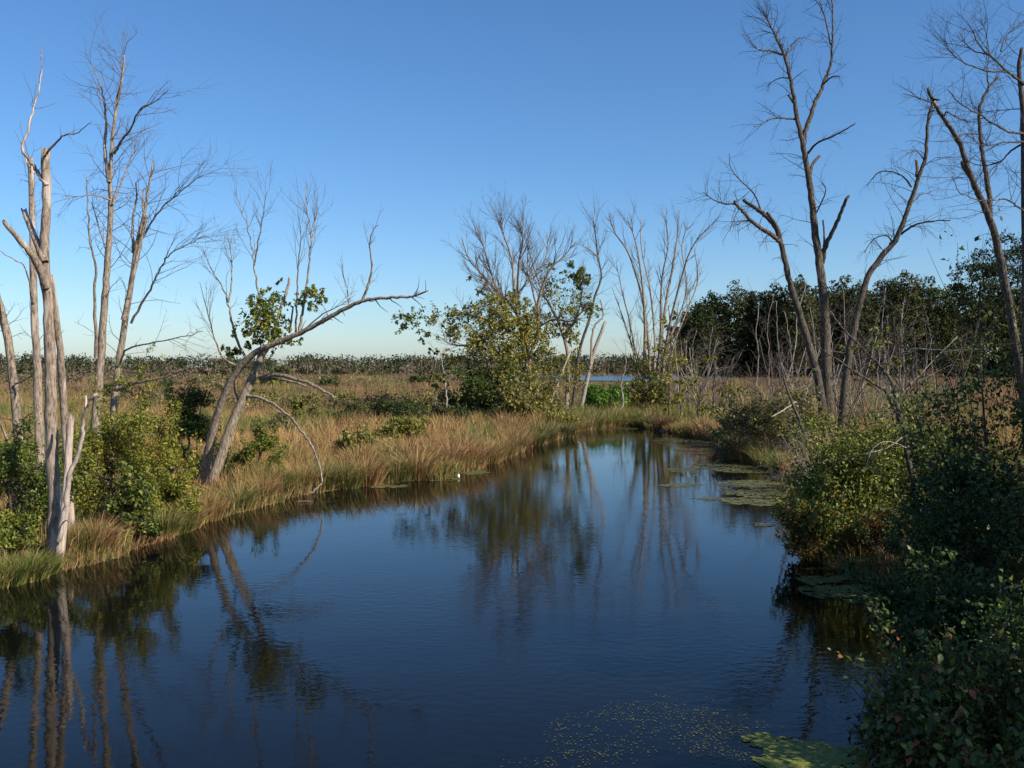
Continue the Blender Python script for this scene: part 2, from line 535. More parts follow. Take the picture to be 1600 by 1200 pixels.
def clumps(geo, y0, y1, dens, per, h, sp, w, two=True):
    half = 0.6 * y1 + 3; N = int(dens * (y1 - y0) * half * 2)
    y = rng.uniform(y0, y1, N); x = rng.uniform(-half, half, N)
    d = chan_dist(x, y); k = (np.abs(x) < .6 * y + 3) & (d > .12) & ~in_pond(x, y) & (fbm(x * .3, y * .3, 51) > .36)
    x, y, d = x[k], y[k], d[k]; n = len(x)
    z = gz(x, y); c0 = col_field(x, y)
    g2 = np.clip(1.0 - d / 2.2, 0, .6) > rng.random(n); c0[g2] = pick(GREENTAN, int(g2.sum()))
    s_ = .6 + .8 * rng.random(n)
    I = np.repeat(np.arange(n), per); m = len(I)
    a = rng.random(m) * 6.283; r = np.sqrt(rng.random(m))
    la = .08 + .7 * r * (.4 + .8 * rng.random(m))
    lean = np.stack([np.cos(a) * la, np.sin(a) * la], -1)
    B = np.stack([x[I] + np.cos(a) * r * sp * s_[I], y[I] + np.sin(a) * r * sp * s_[I], z[I] - .04], -1)
    hh = h * s_[I] * (.55 + .6 * rng.random(m)) * np.clip(.6 + d[I] * .4, .6, 1) * np.where(pond_view(x[I], y[I]), np.where(y[I] > 140, .06, .3), 1)
    c = c0[I] * (.7 + .6 * rng.random((m, 1)))
    blades(geo, B, hh, w * (.7 + .6 * rng.random(m)), lean, c, two)
g = Geo()
fringe(g, 36000)
meadow(12, 24, 6, 0.4, 0.014, True, 7, geo=g)
meadow(24, 40, 4.2, 0.6, 0.018, True, 6, geo=g)
meadow(40, 70, 2.5, 0.7, 0.03, True, 5, geo=g)
clumps(g, 12, 26, 1.3, 46, .62, .22, .012)
clumps(g, 26, 45, 1.6, 46, .82, .26, .016)
clumps(g, 45, 75, .85, 34, .95, .36, .027)
mesh_obj('marsh_grass', g.mesh('marsh_grass', M['grass'], smooth=False), label='tan and rusty marsh grass covering the banks and near meadow', cat='grass', kind='stuff')
g = Geo()
meadow(70, 130, 1.0, 0.8, 0.07, False, 5, geo=g)
clumps(g, 72, 135, .28, 40, 1.15, .6, .05, False)
clumps(g, 135, 300, .06, 40, 1.3, 1.2, .12, False)
meadow(130, 240, 0.55, 0.95, 0.17, False, 4, geo=g)
meadow(240, 460, 0.14, 0.9, 0.42, False, 3, geo=g)
mesh_obj('meadow_grass', g.mesh('meadow_grass', M['grass'], smooth=False), label='brown and mauve grass of the wide open marsh beyond the trees', cat='grass', kind='stuff')

# tussocks leaning out over the water, each its own thing
def tussock_mesh(name, pal, n=420, h=0.95, spread=0.34):
    g = Geo()
    a = rng.random(n) * 6.283; r = spread * np.sqrt(rng.random(n))
    x, y = np.cos(a) * r, np.sin(a) * r
    k = r / spread
    la = 0.1 + 0.75 * k * (0.5 + 0.7 * rng.random(n))
    lean = np.stack([np.cos(a) * la, np.sin(a) * la], -1)
    hh = h * (0.6 + 0.6 * rng.random(n)) * (1.05 - 0.25 * k)
    blades(g, np.stack([x, y, np.full(n, -0.05)], -1), hh, np.full(n, 0.017), lean, pick(pal, n), True)
    return g.mesh(name, M['grass'], smooth=False)
TM = {'tan': [tussock_mesh('tussock_blades', TAN) for _ in range(2)],
      'rust': [tussock_mesh('tussock_blades', RUST + TAN[:2]) for _ in range(2)],
      'green': [tussock_mesh('tussock_blades', GREENTAN) for _ in range(2)],
      'lush': [tussock_mesh('tussock_blades', GREEN + GREENTAN[:2], h=0.6) for _ in range(2)]}
def tussock(px, py, kind, s, label, group):
    Y = CAMZ * F / (py - HOR) * 1.0
    x = (px - 800) / F * Y
    # step out of the water on to the bank
    for _ in range(30):
        if chan_dist(np.array([x]), np.array([Y]))[0] > 0.12: break
        Y += 0.12; x += -0.1 if px < 900 else 0.1
    o = bpy.data.objects.new('grass_tussock', TM[kind][int(rng.integers(2))])
    o.location = (x, Y, max(g1(x, Y), 0.0)); o.scale = (s * 1.25, s * 1.25, s)
    o.rotation_euler = (0, 0, rng.random() * 6.28)
    link(o, None, label, 'grass tussock', group)
ORD = ['first', 'second', 'third', 'fourth', 'fifth', 'sixth', 'seventh', 'eighth', 'ninth', 'tenth', 'eleventh', 'twelfth', 'thirteenth', 'fourteenth', 'fifteenth', 'sixteenth', 'seventeenth', 'eighteenth', 'nineteenth', 'twentieth', 'twenty-first', 'twenty-second', 'twenty-third', 'twenty-fourth']
def ordered(rows, key):
    rows = sorted(rows, key=lambda r: r[0]); cnt = {}
    for r in rows:
        k = r[key]; cnt[k] = cnt.get(k, 0) + 1
        yield r, ORD[cnt[k] - 1]
lab = {'tan': 'straw coloured grass tussock on the left bank',
       'rust': 'reddish brown grass tussock on the left bank',
       'green': 'yellow green grass tussock on the left bank',
       'lush': 'low lush green tuft on the left bank'}
for (px, py, kd, s), o_ in ordered([(150, 868, 'rust', .8), (118, 872, 'green', .7), (255, 838, 'green', .8), (290, 826, 'tan', .8), (330, 815, 'tan', .9), (372, 797, 'green', .9), (300, 840, 'lush', .8), (40, 905, 'lush', .9), (10, 915, 'lush', .9), (60, 898, 'lush', .8),
                      (410, 783, 'tan', .9), (440, 774, 'green', 1.0), (470, 769, 'tan', 1.0), (505, 765, 'green', 1.05), (540, 762, 'green', 1.1), (575, 758, 'rust', 1.2),
                      (560, 748, 'tan', 1.2), (620, 752, 'green', 1.1), (650, 749, 'tan', 1.25), (635, 738, 'tan', 1.3), (600, 740, 'green', 1.1), (672, 738, 'tan', 1.1), (705, 735, 'rust', 1.2), (735, 731, 'rust', 1.2),
                      (722, 724, 'tan', 1.3), (760, 724, 'tan', 1.2), (785, 714, 'tan', 1.2), (690, 722, 'tan', 1.3), (815, 705, 'tan', 1.2), (838, 697, 'green', 1.1), (860, 690, 'green', 1.2), (880, 683, 'green', 1.1), (800, 700, 'rust', 1.2)], 2):
    tussock(px, py, kd, s, lab[kd].replace('grass t', 'grass t', 1) + ', ' + o_ + ' of its colour from the left', kd + ' tussocks on the left bank')
for (px, py, kd, s), o_ in ordered([(1172, 722, 'rust', 1.2), (1160, 718, 'tan', 1.2), (1208, 715, 'tan', 1.2), (1190, 728, 'green', 1.1), (1100, 686, 'rust', 1.5), (1120, 690, 'rust', 1.4), (1135, 695, 'tan', 1.3), (1078, 682, 'green', 1.3), (1020, 668, 'lush', 1.3), (990, 667, 'lush', 1.3), (960, 667, 'lush', 1.2), (930, 669, 'green', 1.2), (1225, 735, 'lush', 1.4)], 2):
    tussock(px, py, kd, s, {'tan': 'straw coloured tussock before the grey right-bank shrub', 'rust': 'rusty brown tussock on the right bank',
        'green': 'yellow green tussock at the far channel end', 'lush': 'bright green tuft along the far shore'}[kd] + ', ' + o_ + ' from the left', kd + ' tussocks on the right and far bank')

# ------------------------------------------------------------------ trees
class Tree:
    def __init__(s, name, label, px, Y, cat='tree', group=None, bark='bark', twig='twig'):
        x = (px - 800) / F * Y
        s.Y = Y
        s.o = np.array([x, Y, g1(x, Y)])
        s.e = empty(name, s.o, label, cat, group)
        s.bark, s.twigm = M[bark], M[twig]
        s.tw = []
        s.lf = Geo()
        s.stems = []
    def stem(s, pts, w0, w1, dy=(0, 0), part='limb', k=9, jag=0.0, base=False, lump=0.08, per=5, mat=None, wig=None):
        pts = np.asarray(pts, dtype=float)
        n = len(pts)
        L = np.r_[0, np.cumsum(np.hypot(*(pts[1:] - pts[:-1]).T))]; L /= L[-1]
        P = np.array([XZ(p[0], p[1], s.Y + dy[0] + (dy[1] - dy[0]) * t) for p, t in zip(pts, L)])
        if base:   # carry the stem down into the ground
            zg = g1(P[0][0], P[0][1])
            if P[0][2] > zg - 0.1:
                d = unit(P[0] - P[1]); d = d / max(-d[2], 0.5) * (P[0][2] - zg + 0.25)
                P = np.vstack([P[0] + d, P]); 
        P = catmull(P, per)
        wig = wig if wig is not None else (.006 if 'trunk' in part else .018)
        sc = np.linalg.norm(P[-1] - P[0])
        jit = rng.normal(0, 1, P.shape) * wig * min(sc * 0.2, 1.0)
        jit[0] = 0
        P = P + jit
        t = np.linspace(0, 1, len(P))
        w = (w0 + (w1 - w0) * t ** 0.85)
        if base: w = w * (1 + 0.2 * np.exp(-t * 14))
        r = w / 2 / F * s.Y
        g = Geo()
        tube(g, P, r, k, jag=jag, lump=lump)
        mesh_obj(part, g.mesh(part, mat or s.bark, s.o), s.e)
        s.stems.append((P, r))
        return P, r
    def twigs(s, st, count, L, **kw):
        sprout(s.tw, st[0], st[1], count, L, **kw)
    def clump(s, px, py, rpx, n, size, pal, dy=0.0, flat=0.75):
        c = XZ(px, py, s.Y + dy); r = rpx / F * s.Y
        n = int(n * 1.8); m = max(4, n // 22)
        sub = c + rng.normal(0, 0.5, (m, 3)) * r * np.array([1, 1, flat])
        for q in sub:   # a spray of leaves on a short twig
            d = unit(rng.normal(0, 1, 3) + unit(q - c) + np.array([0, 0, 0.2])); L = r * 0.45
            P = q + d * np.linspace(-0.6, 0.6, 5)[:, None] * L + rng.normal(0, 0.03 * L, (5, 3))
            s.tw.append((P, np.linspace(0.008, 0.004, 5)))
            k = 22
            t = rng.random(k)[:, None] * 1.2 - 0.5
            leaves(s.lf, q + d * t * L + rng.normal(0, 0.16, (k, 3)) * L * 1.2, size * 1.1, pal)
    def done(s, leafmat='leaf'):
        if s.tw:
            g = Geo()
            for P, r in s.tw: tube(g, P, r, 3)
            mesh_obj('twigs', g.mesh('twigs', s.twigm, s.o), s.e, kind='stuff')
        if s.lf.n:
            mesh_obj('foliage', s.lf.mesh('foliage', M[leafmat], s.o, smooth=False), s.e, kind='stuff')

YELGREEN = [((0.27, 0.275, 0.04), 4), ((0.19, 0.22, 0.032), 3), ((0.33, 0.28, 0.045), 2), ((0.11, 0.14, 0.024), 2)]
OLIVE = [((0.25, 0.22, 0.045), 4), ((0.17, 0.18, 0.04), 4), ((0.31, 0.25, 0.05), 2), ((0.11, 0.125, 0.03), 2)]
MIDGREEN = [((0.10, 0.145, 0.026), 4), ((0.16, 0.195, 0.036), 3), ((0.07, 0.105, 0.02), 3), ((0.24, 0.225, 0.045), 1)]
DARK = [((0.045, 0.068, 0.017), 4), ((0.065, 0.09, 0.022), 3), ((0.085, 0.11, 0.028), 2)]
AUTUMN = [((0.17, 0.20, 0.03), 4), ((0.25, 0.25, 0.038), 4), ((0.10, 0.13, 0.022), 3), ((0.32, 0.18, 0.035), 1.3), ((0.32, 0.28, 0.05), 1.6)]
YELLOW = [((0.40, 0.33, 0.04), 4), ((0.30, 0.27, 0.04), 3), ((0.21, 0.23, 0.04), 3)]
GREYOLIVE = [((0.17, 0.155, 0.065), 4), ((0.23, 0.20, 0.09), 3), ((0.11, 0.105, 0.04), 3), ((0.29, 0.24, 0.12), 1)]
BRIGHT = [((0.12, 0.24, 0.03), 4), ((0.09, 0.17, 0.025), 4), ((0.18, 0.29, 0.04), 2)]
REDDISH = [((0.09, 0.12, 0.025), 4), ((0.15, 0.17, 0.035), 3), ((0.26, 0.075, 0.035), 2), ((0.30, 0.15, 0.06), 1.5)]

# --- left bank: broken snag at the water's edge
t = Tree('broken_snag', 'pale bark-stripped dead trunk with broken top at the left water edge', 84, 19.3, bark='snag')
A = t.stem([(82, 885), (85, 810), (83, 740), (80, 660), (79, 580), (76, 500), (71, 430), (69, 380), (73, 320), (70, 238)], 22, 13.5, (0, .3), 'trunk', 14, .16, True, .07, wig=.008)
t.stem([(73, 448), (60, 415), (48, 395), (30, 375), (9, 350)], 15, 6, (.1, -.7), k=8, jag=.12)
t.stem([(70, 410), (60, 385), (48, 355), (38, 331)], 12, 8, (.1, .6), k=8, jag=.12)
L1 = t.stem([(73, 290), (60, 272), (48, 252), (36, 234), (44, 200), (55, 160), (64, 120), (65, 72)], 7.5, 1.2, (.2, 1.4), k=6)
L2 = t.stem([(73, 240), (88, 222), (103, 210), (118, 209), (143, 190)], 4, 1, (.2, -.9), k=5)
t.stem([(93, 868), (99, 815), (104, 760), (108, 700), (110, 658)], 15, 10.5, (-.3, -.1), 'side_trunk', 10, .2, True, .09)
B = t.stem([(92, 845), (102, 790), (110, 740), (128, 695), (131, 655), (137, 632), (150, 616)], 9, 4, (-.45, -.9), 'side_trunk', 8, .05, wig=.02)
t.stem([(131, 650), (134, 635), (134, 618)], 5, 3, (-.7, -.6), k=6)
t.stem([(96, 818), (104, 813), (114, 817)], 3, 1.2, (-.5, -.8), k=5)
t.stem([(100, 640), (95, 560), (88, 500), (80, 430)], 13, 9, (1.2, .7), 'side_trunk', 9, .0, True)
t.twigs(L1, 7, .7, lvl=0, rmax=.008); t.twigs(L2, 5, .4, lvl=0, rmax=.006); t.twigs(A, 6, .6, lvl=0, t0=.25, rmax=.01)
t.done()
t = Tree('dead_tree', 'tall thin dead trunk with knobby bark just behind the broken snag', 62, 25, bark='snag')
A = t.stem([(62, 720), (60, 640), (57, 560), (53, 470), (51, 400), (50, 330), (47, 250)], 15, 8, (0, .4), 'trunk', 10, .15, True)
t.stem([(50, 300), (44, 260), (34, 232)], 4, 2, (.4, .9), k=5)
t.stem([(54, 480), (40, 420), (20, 405), (-12, 385)], 3, 1, (.2, -1.2), k=5)
t.twigs(A, 26, .8, lvl=1, t0=.2, rmax=.01, kids=(0, 3)); t.done()
t = Tree('dead_tree', 'leaning dead trunk cut off by the left edge of the view', 34, 26, bark='bark')
A = t.stem([(34, 740), (30, 690), (22, 610), (12, 530), (0, 480), (-22, 400), (-40, 300)], 17, 11, (0, .5), 'trunk', 10, 0, True)
t.stem([(24, 600), (45, 590), (62, 575)], 4, 1.5, (0, -.6), k=5)
t.stem([(18, 700), (4, 670), (-8, 640)], 5, 2, (-.4, -.8), k=5)
t.twigs(A, 22, .9, lvl=1, t0=.2, rmax=.012, kids=(0, 3)); t.done()
t = Tree('bare_tree', 'tallest bare tree on the left bank with a fine twiggy top', 146, 26)
A = t.stem([(146, 730), (150, 660), (156, 580), (163, 480), (168, 410), (173, 340), (172, 290), (174, 240), (180, 180), (190, 130), (194, 84)], 19, 2.2, (0, .6), 'trunk', 11, 0, True)
a2 = t.stem([(170, 285), (164, 240), (166, 180), (158, 140), (140, 95)], 6.5, 1.2, (.3, 1.4), k=6)
a3 = t.stem([(178, 240), (190, 220), (205, 200), (218, 172), (240, 160), (262, 142)], 5, 1, (.4, -.9), k=6)
a4 = t.stem([(150, 560), (149, 480), (148, 420), (140, 370), (136, 300), (133, 272)], 6, 1, (-.2, -1), k=6)
a5 = t.stem([(172, 312), (145, 305), (118, 308), (86, 315)], 3, .8, (.2, -1.2), k=5)
a6 = t.stem([(176, 320), (195, 270), (208, 240), (212, 220)], 3.4, .8, (.3, 1.5), k=5)
a7 = t.stem([(163, 382), (150, 340), (143, 316)], 3.4, 1, (.2, .9), k=5)
a8 = t.stem([(180, 160), (190, 120), (186, 90), (178, 78)], 2.6, .7, (.5, 1.1), k=5)
t.twigs(A, 34, 1.5, lvl=1, t0=.35, rmax=.014, kids=(0, 5), trop=.03, ang=(35, 75))
for q in (a2, a3, a6, a8): t.twigs(q, 11, 1.2, lvl=1, rmax=.01, kids=(0, 4), ang=(20, 50), trop=.08)
for q in (a4, a5, a7): t.twigs(q, 7, .9, lvl=1, rmax=.009, kids=(0, 4), trop=-.05)
t.done()
t = Tree('bare_tree', 'dark split-topped dead tree with twigs sweeping out to the right', 168, 27, bark='bark')
A = t.stem([(168, 740), (175, 670), (183, 590), (196, 500), (206, 440), (214, 380), (225, 335), (231, 300), (239, 255)], 17, 2.5, (0, .4), 'trunk', 10, .12, True)
a1 = t.stem([(193, 500), (206, 440), (218, 385), (228, 340)], 8, 5, (-.4, -.2), 'side_trunk', 8, .12)
a2 = t.stem([(208, 395), (207, 350), (213, 310), (212, 285)], 5, 1.5, (.3, .8), k=6)
a3 = t.stem([(205, 505), (230, 460), (248, 425), (262, 400), (290, 384), (318, 368)], 4, 1, (-.2, -1.6), k=6)
a4 = t.stem([(220, 375), (245, 335), (270, 310), (300, 285), (312, 276)], 3.4, .8, (.2, -.8), k=5)
a5 = t.stem([(187, 570), (200, 545), (240, 535), (280, 528), (318, 518)], 4, 1, (0, -2.2), k=5)
a6 = t.stem([(182, 610), (205, 602), (250, 590), (300, 572), (330, 555)], 5, 1, (-.2, -1.4), k=6)
a7 = t.stem([(226, 342), (223, 318), (224, 298)], 4, 2, (0, .4), k=5, jag=.08)
for q in (a3, a4): t.twigs(q, 20, 1.5, lvl=1, t0=.1, rmax=.01, kids=(0, 4), trop=-.03, ang=(15, 50))
for q in (a5, a6, a2): t.twigs(q, 9, 1.0, lvl=1, rmax=.008, kids=(0, 4), trop=-.02)
t.twigs(A, 30, 1.5, lvl=1, t0=.35, rmax=.012, kids=(0, 4), ang=(40, 80), trop=0)
t.clump(215, 575, 34, 130, .075, YELGREEN, -.6); t.clump(190, 600, 18, 70, .075, YELGREEN, -.5); t.clump(240, 600, 10, 30, .075, YELLOW, -.8)
t.done()

# --- the leaning leafy tree
t = Tree('leaning_tree', 'leaning two-trunked tree with green leaf tufts and one long bare limb', 332, 30.3)
A = t.stem([(330, 758), (342, 722), (358, 675), (374, 635), (392, 595), (405, 565), (416, 540)], 17, 11, (-.3, -.2), 'trunk', 12, 0, True, mat=M['bark'], wig=.01)
B = t.stem([(322, 735), (329, 690), (341, 645), (356, 605), (376, 572), (405, 548), (440, 533), (470, 520), (510, 498), (545, 479), (570, 469), (600, 466), (632, 464), (650, 462), (668, 453)], 15.5, 2.4, (.3, -2.6), 'trunk', 12, 0, True, mat=M['bark'], wig=.01)
l1 = t.stem([(405, 590), (430, 586), (455, 590), (485, 600), (508, 612), (523, 622)], 8, 3, (-.2, -1.8), k=8, jag=.1)
l2 = t.stem([(408, 595), (430, 592), (455, 596), (478, 603)], 6, 3, (-.2, -.8), k=7, jag=.08)
l3 = t.stem([(386, 618), (415, 625), (445, 645), (470, 672), (488, 700), (500, 732), (503, 750), (490, 768), (482, 770)], 5.5, 2, (-.3, -2.2), k=7)
l4 = t.stem([(388, 568), (372, 535), (362, 500), (356, 470), (345, 445), (330, 420), (316, 385)], 5, 1, (0, .9), k=6)
l4b = t.stem([(357, 472), (362, 440), (361, 400), (356, 360)], 3.4, .8, (.3, 1.6), k=5)
l5 = t.stem([(378, 575), (350, 560), (335, 530), (325, 490), (312, 440)], 4, .9, (.2, -1.2), k=5)
l6 = t.stem([(420, 528), (410, 480), (402, 450), (396, 410), (390, 370), (378, 330), (366, 300)], 4.5, 1, (0, .8), k=6)
l6b = t.stem([(397, 415), (405, 370), (412, 330), (416, 300)], 2.6, .8, (.3, -.8), k=5)
l7 = t.stem([(468, 520), (474, 480), (481, 430), (486, 380), (482, 340), (476, 290)], 5.5, 1, (-.7, -.2), k=6)
l7b = t.stem([(486, 385), (492, 350), (497, 320)], 2.6, .8, (-.4, .5), k=5)
l8 = t.stem([(462, 522), (464, 470), (466, 420), (470, 370), (470, 350)], 3.6, .9, (-.6, -1.6), k=6)
l9 = t.stem([(430, 520), (436, 490), (445, 465), (452, 437)], 6, 4, (-.3, .3), k=7, jag=.1)
l10 = t.stem([(566, 470), (575, 445), (581, 420), (578, 385), (582, 362), (592, 350)], 4.5, 1, (-1.6, -2.2), k=6)
l11 = t.stem([(545, 480), (543, 455), (536, 430), (532, 405)], 2.4, .7, (-1.5, -1), k=5)
l12 = t.stem([(475, 515), (505, 490), (530, 478), (548, 466)], 2.6, .8, (-.8, -1.4), k=5)
t.stem([(372, 625), (366, 605), (368, 585)], 4, 2, (.2, .8), k=5); t.stem([(452, 520), (455, 500), (458, 480)], 4, 2.6, (-.5, -.3), k=5, jag=.06)
for q in (l4, l4b, l5, l6, l6b, l7, l7b, l8): t.twigs(q, 9, 1.2, lvl=1, t0=.4, rmax=.01, kids=(0, 4), ang=(12, 35), trop=.1)
for q in (l10, l11, l12): t.twigs(q, 7, .7, lvl=1, t0=.1, rmax=.008, kids=(0, 3), ang=(20, 60))
for q in (l1, l2, l3): t.twigs(q, 6, .8, lvl=1, rmax=.007, kids=(0, 3), trop=-.08)
t.twigs(B, 16, .5, lvl=0, t0=.5, rmax=.02, ang=(40, 80))
for px, py, r, n, dy in [(420, 490, 36, 500, 0), (408, 515, 28, 380, .3), (435, 520, 26, 240, -.6), (400, 480, 20, 200, -.4), (492, 462, 20, 200, -.8), (478, 470, 14, 110, -.3), (430, 462, 20, 130, .2), (365, 552, 16, 150, .3), (372, 575, 12, 80, -.2), (440, 535, 22, 120, -.8), (350, 585, 9, 50, .4), (392, 535, 16, 110, .2)]:
    t.clump(px, py, r, n, .095, YELGREEN + MIDGREEN[:2], dy)
t.done()

# --- centre: many-stemmed half-leafed tree
Z = lambda L: [(600 + a / 2.858, 300 + b / 2.858) for a, b in L]
t = Tree('multi_stem_tree', 'wide many-stemmed tree in the centre, bare on top with olive leaves below', 822, 68, bark='bark')
ST = []
ST.append(t.stem(Z([(640, 1000), (625, 860), (640, 700), (600, 560), (540, 480), (440, 370), (380, 300), (345, 200)]), 8.5, 1.5, (0, -2), 'trunk', 9, 0, True))
ST.append(t.stem(Z([(612, 1000), (622, 880), (620, 700), (600, 480), (640, 400), (720, 300), (730, 180)]), 7, 1.4, (.6, 3), 'trunk', 8, 0, True))
ST.append(t.stem(Z([(655, 980), (650, 760), (690, 600), (690, 480), (740, 350), (800, 290), (860, 220)]), 8, 1.5, (.2, -1.2), 'trunk', 9, 0, True))
ST.append(t.stem(Z([(815, 960), (822, 750), (800, 640), (760, 540), (720, 470), (690, 400), (650, 280)]), 8, 1.5, (1.5, 3.5), 'trunk', 9, 0, True))
ST.append(t.stem(Z([(600, 560), (580, 420), (570, 300), (530, 180), (515, 130)]), 6, 1.2, (0, 1.6), k=6))
ST.append(t.stem(Z([(560, 500), (500, 420), (460, 300), (415, 150)]), 5, 1.2, (-.6, 1.2), k=6))
ST.append(t.stem(Z([(598, 480), (600, 330), (620, 220), (600, 130)]), 5, 1, (.6, -2), k=6))
ST.append(t.stem(Z([(640, 620), (560, 540), (480, 440), (420, 380)]), 5, 1.5, (0, -2.5), k=6))
ST.append(t.stem(Z([(690, 560), (660, 420), (640, 330), (660, 200)]), 5, 1.2, (0, 2), k=6))
lowl = [t.stem(Z([(630, 760), (520, 720), (400, 690), (300, 680), (240, 640)]), 6, 1.5, (0, -3), k=6),
        t.stem(Z([(600, 640), (500, 590), (430, 560), (380, 550), (310, 520)]), 4.5, 1.2, (0, -1), k=6),
        t.stem(Z([(640, 800), (560, 740), (440, 760), (350, 820)]), 4, 1.2, (0, -3.4), k=6),
        t.stem(Z([(800, 640), (860, 560), (880, 470), (880, 400)]), 4, 1.2, (1.5, .5), k=6),
        t.stem(Z([(690, 600), (760, 570), (840, 575), (900, 520)]), 4, 1.2, (.5, -1.5), k=6)]
for q in ST: t.twigs(q, 24, 2.4, lvl=2, t0=.35, t1=.95, rmax=.03, kids=(0, 3, 4), ang=(18, 45), trop=.10, wob=.12)
for q in lowl: t.twigs(q, 16, 2.4, lvl=1, t0=.2, rmax=.02, kids=(0, 5), ang=(25, 60), trop=.04)
t.stem(Z([(725, 1035), (760, 900), (830, 715)]), 4.5, 3, (-1.5, -1), 'trunk', 7, .2, True, mat=M['pale'])
for zx, zy, r, n, dy, pal in [(520, 560, 34, 420, -2, OLIVE + YELLOW[:1]), (470, 630, 30, 330, -2.4, OLIVE), (590, 700, 30, 330, -2, OLIVE + YELLOW[:2]), (350, 555, 22, 170, -1, OLIVE), (130, 580, 22, 110, -2.6, MIDGREEN), (190, 640, 14, 50, -2.6, MIDGREEN), (80, 600, 10, 40, -2.4, MIDGREEN), (100, 560, 10, 40, -2.4, MIDGREEN), (300, 620, 20, 110, -2, OLIVE),
                              (670, 655, 22, 200, -1.6, OLIVE + YELLOW[:1]), (760, 430, 26, 150, 1, OLIVE), (885, 400, 17, 170, .8, MIDGREEN), (870, 370, 12, 90, .5, MIDGREEN), (850, 520, 26, 200, 0, OLIVE + MIDGREEN[:1]), (905, 510, 14, 110, 0, MIDGREEN), (720, 330, 12, 30, 1, OLIVE), (440, 420, 15, 60, -1, OLIVE), (560, 470, 18, 100, -1, OLIVE), (640, 540, 20, 140, -1.5, OLIVE), (830, 590, 18, 90, .5, OLIVE), (420, 700, 22, 180, -3, OLIVE), (560, 800, 26, 260, -3, OLIVE + MIDGREEN), (330, 740, 16, 90, -3, OLIVE), (700, 720, 20, 130, -2, OLIVE), (820, 340, 12, 50, .5, MIDGREEN), (480, 490, 18, 120, -2, YELLOW), (250, 560, 22, 90, -2, OLIVE), (400, 640, 26, 170, -2.5, OLIVE + YELLOW[:2]), (500, 720, 30, 220, -3, OLIVE + YELLOW[:1]), (620, 620, 26, 180, -2, OLIVE + YELLOW[:1]), (700, 560, 22, 120, 1, OLIVE), (450, 540, 22, 120, -2, OLIVE + YELLOW[:1]), (760, 620, 20, 90, .5, OLIVE), (700, 800, 26, 140, -1, OLIVE), (790, 760, 24, 120, .5, OLIVE), (640, 860, 26, 130, -2, OLIVE), (860, 820, 22, 100, .5, OLIVE), (740, 900, 24, 110, -1, GREYOLIVE), (840, 640, 20, 90, .5, OLIVE + YELLOW[:1]), (590, 600, 28, 160, -2, OLIVE + YELLOW[:2])]:
    px, py = Z([(zx, zy)])[0]
    t.clump(px, py, r * 1.15, int(n * 2.0), .165, pal, dy)
t.done()
t = Tree('crooked_tree', 'crooked bare tree with a pale snapped stem right of the leafy centre tree', 908, 72, bark='bark')
s1 = t.stem(Z([(850, 900), (865, 760), (880, 680), (920, 560), (940, 470), (970, 380), (955, 290), (945, 200), (935, 130)]), 7, 1.6, (1, 2), 'trunk', 8, 0, True, mat=M['darkbark'])
s2 = t.stem(Z([(885, 940), (925, 760), (950, 680), (985, 590)]), 7.5, 5, (-.5, 0), 'trunk', 8, .3, True, mat=M['pale'])
s3 = t.stem(Z([(922, 770), (930, 640), (945, 590), (978, 555), (965, 480)]), 4.5, 2, (-.4, .4), k=6)
s4 = t.stem(Z([(955, 290), (920, 260), (890, 240)]), 3, 1, (1.5, .5), k=5)
for q in (s1,): t.twigs(q, 26, 2.4, lvl=2, t0=.5, rmax=.02, kids=(0, 3, 3), ang=(20, 55), trop=.08)
for q in (s3, s4): t.twigs(q, 7, 1.4, lvl=1, t0=.3, rmax=.014, kids=(0, 3))
t.done()
t = Tree('fan_shaped_tree', 'bare fan of many upright pale stems at the far end of the channel', 1015, 78, bark='bark')
ST = []
for i, (pts, w) in enumerate([([(1150, 990), (1165, 700), (1160, 480), (1130, 250), (1085, 110)], 9), ([(1190, 985), (1180, 650), (1140, 420), (1090, 270), (1030, 180), (1005, 100)], 8), ([(1200, 985), (1235, 650), (1240, 400), (1270, 230), (1250, 90)], 9),
        ([(1210, 980), (1250, 560), (1290, 330), (1310, 200), (1320, 80)], 9), ([(1215, 980), (1270, 620), (1330, 380), (1380, 240), (1460, 150)], 8), ([(1225, 975), (1250, 780), (1320, 540), (1390, 410)], 7), ([(1140, 980), (1120, 750), (1080, 600), (1020, 430)], 6), ([(1160, 980), (1110, 640), (1065, 450), (1040, 330)], 5.5),
        ([(1195, 980), (1210, 700), (1190, 450), (1150, 250), (1150, 110)], 7), ([(1240, 985), (1290, 700), (1340, 560), (1400, 400), (1385, 250)], 6), ([(1205, 985), (1260, 700), (1350, 450), (1330, 250), (1360, 140)], 6)]):
    ST.append(t.stem(Z(pts), w * .78, 1.2, (rng.uniform(-.8, .8), rng.uniform(-4, 4)), 'trunk', 7, 0, True, mat=M['pale'] if i % 3 == 2 else M['bark']))
for q in ST: t.twigs(q, 18, 2.2, lvl=2, t0=.25, t1=.95, rmax=.028, kids=(0, 3, 3), ang=(14, 42), trop=.1, wob=.12)
for zx, zy, r, n, pal in [(1230, 700, 22, 170, OLIVE), (1290, 760, 24, 170, OLIVE + YELLOW), (1160, 780, 20, 120, OLIVE), (1200, 850, 26, 200, DARK + OLIVE)]:
    px, py = Z([(zx, zy)])[0]; t.clump(px, py, r, n * 2, .165, pal, -1)
t.done()

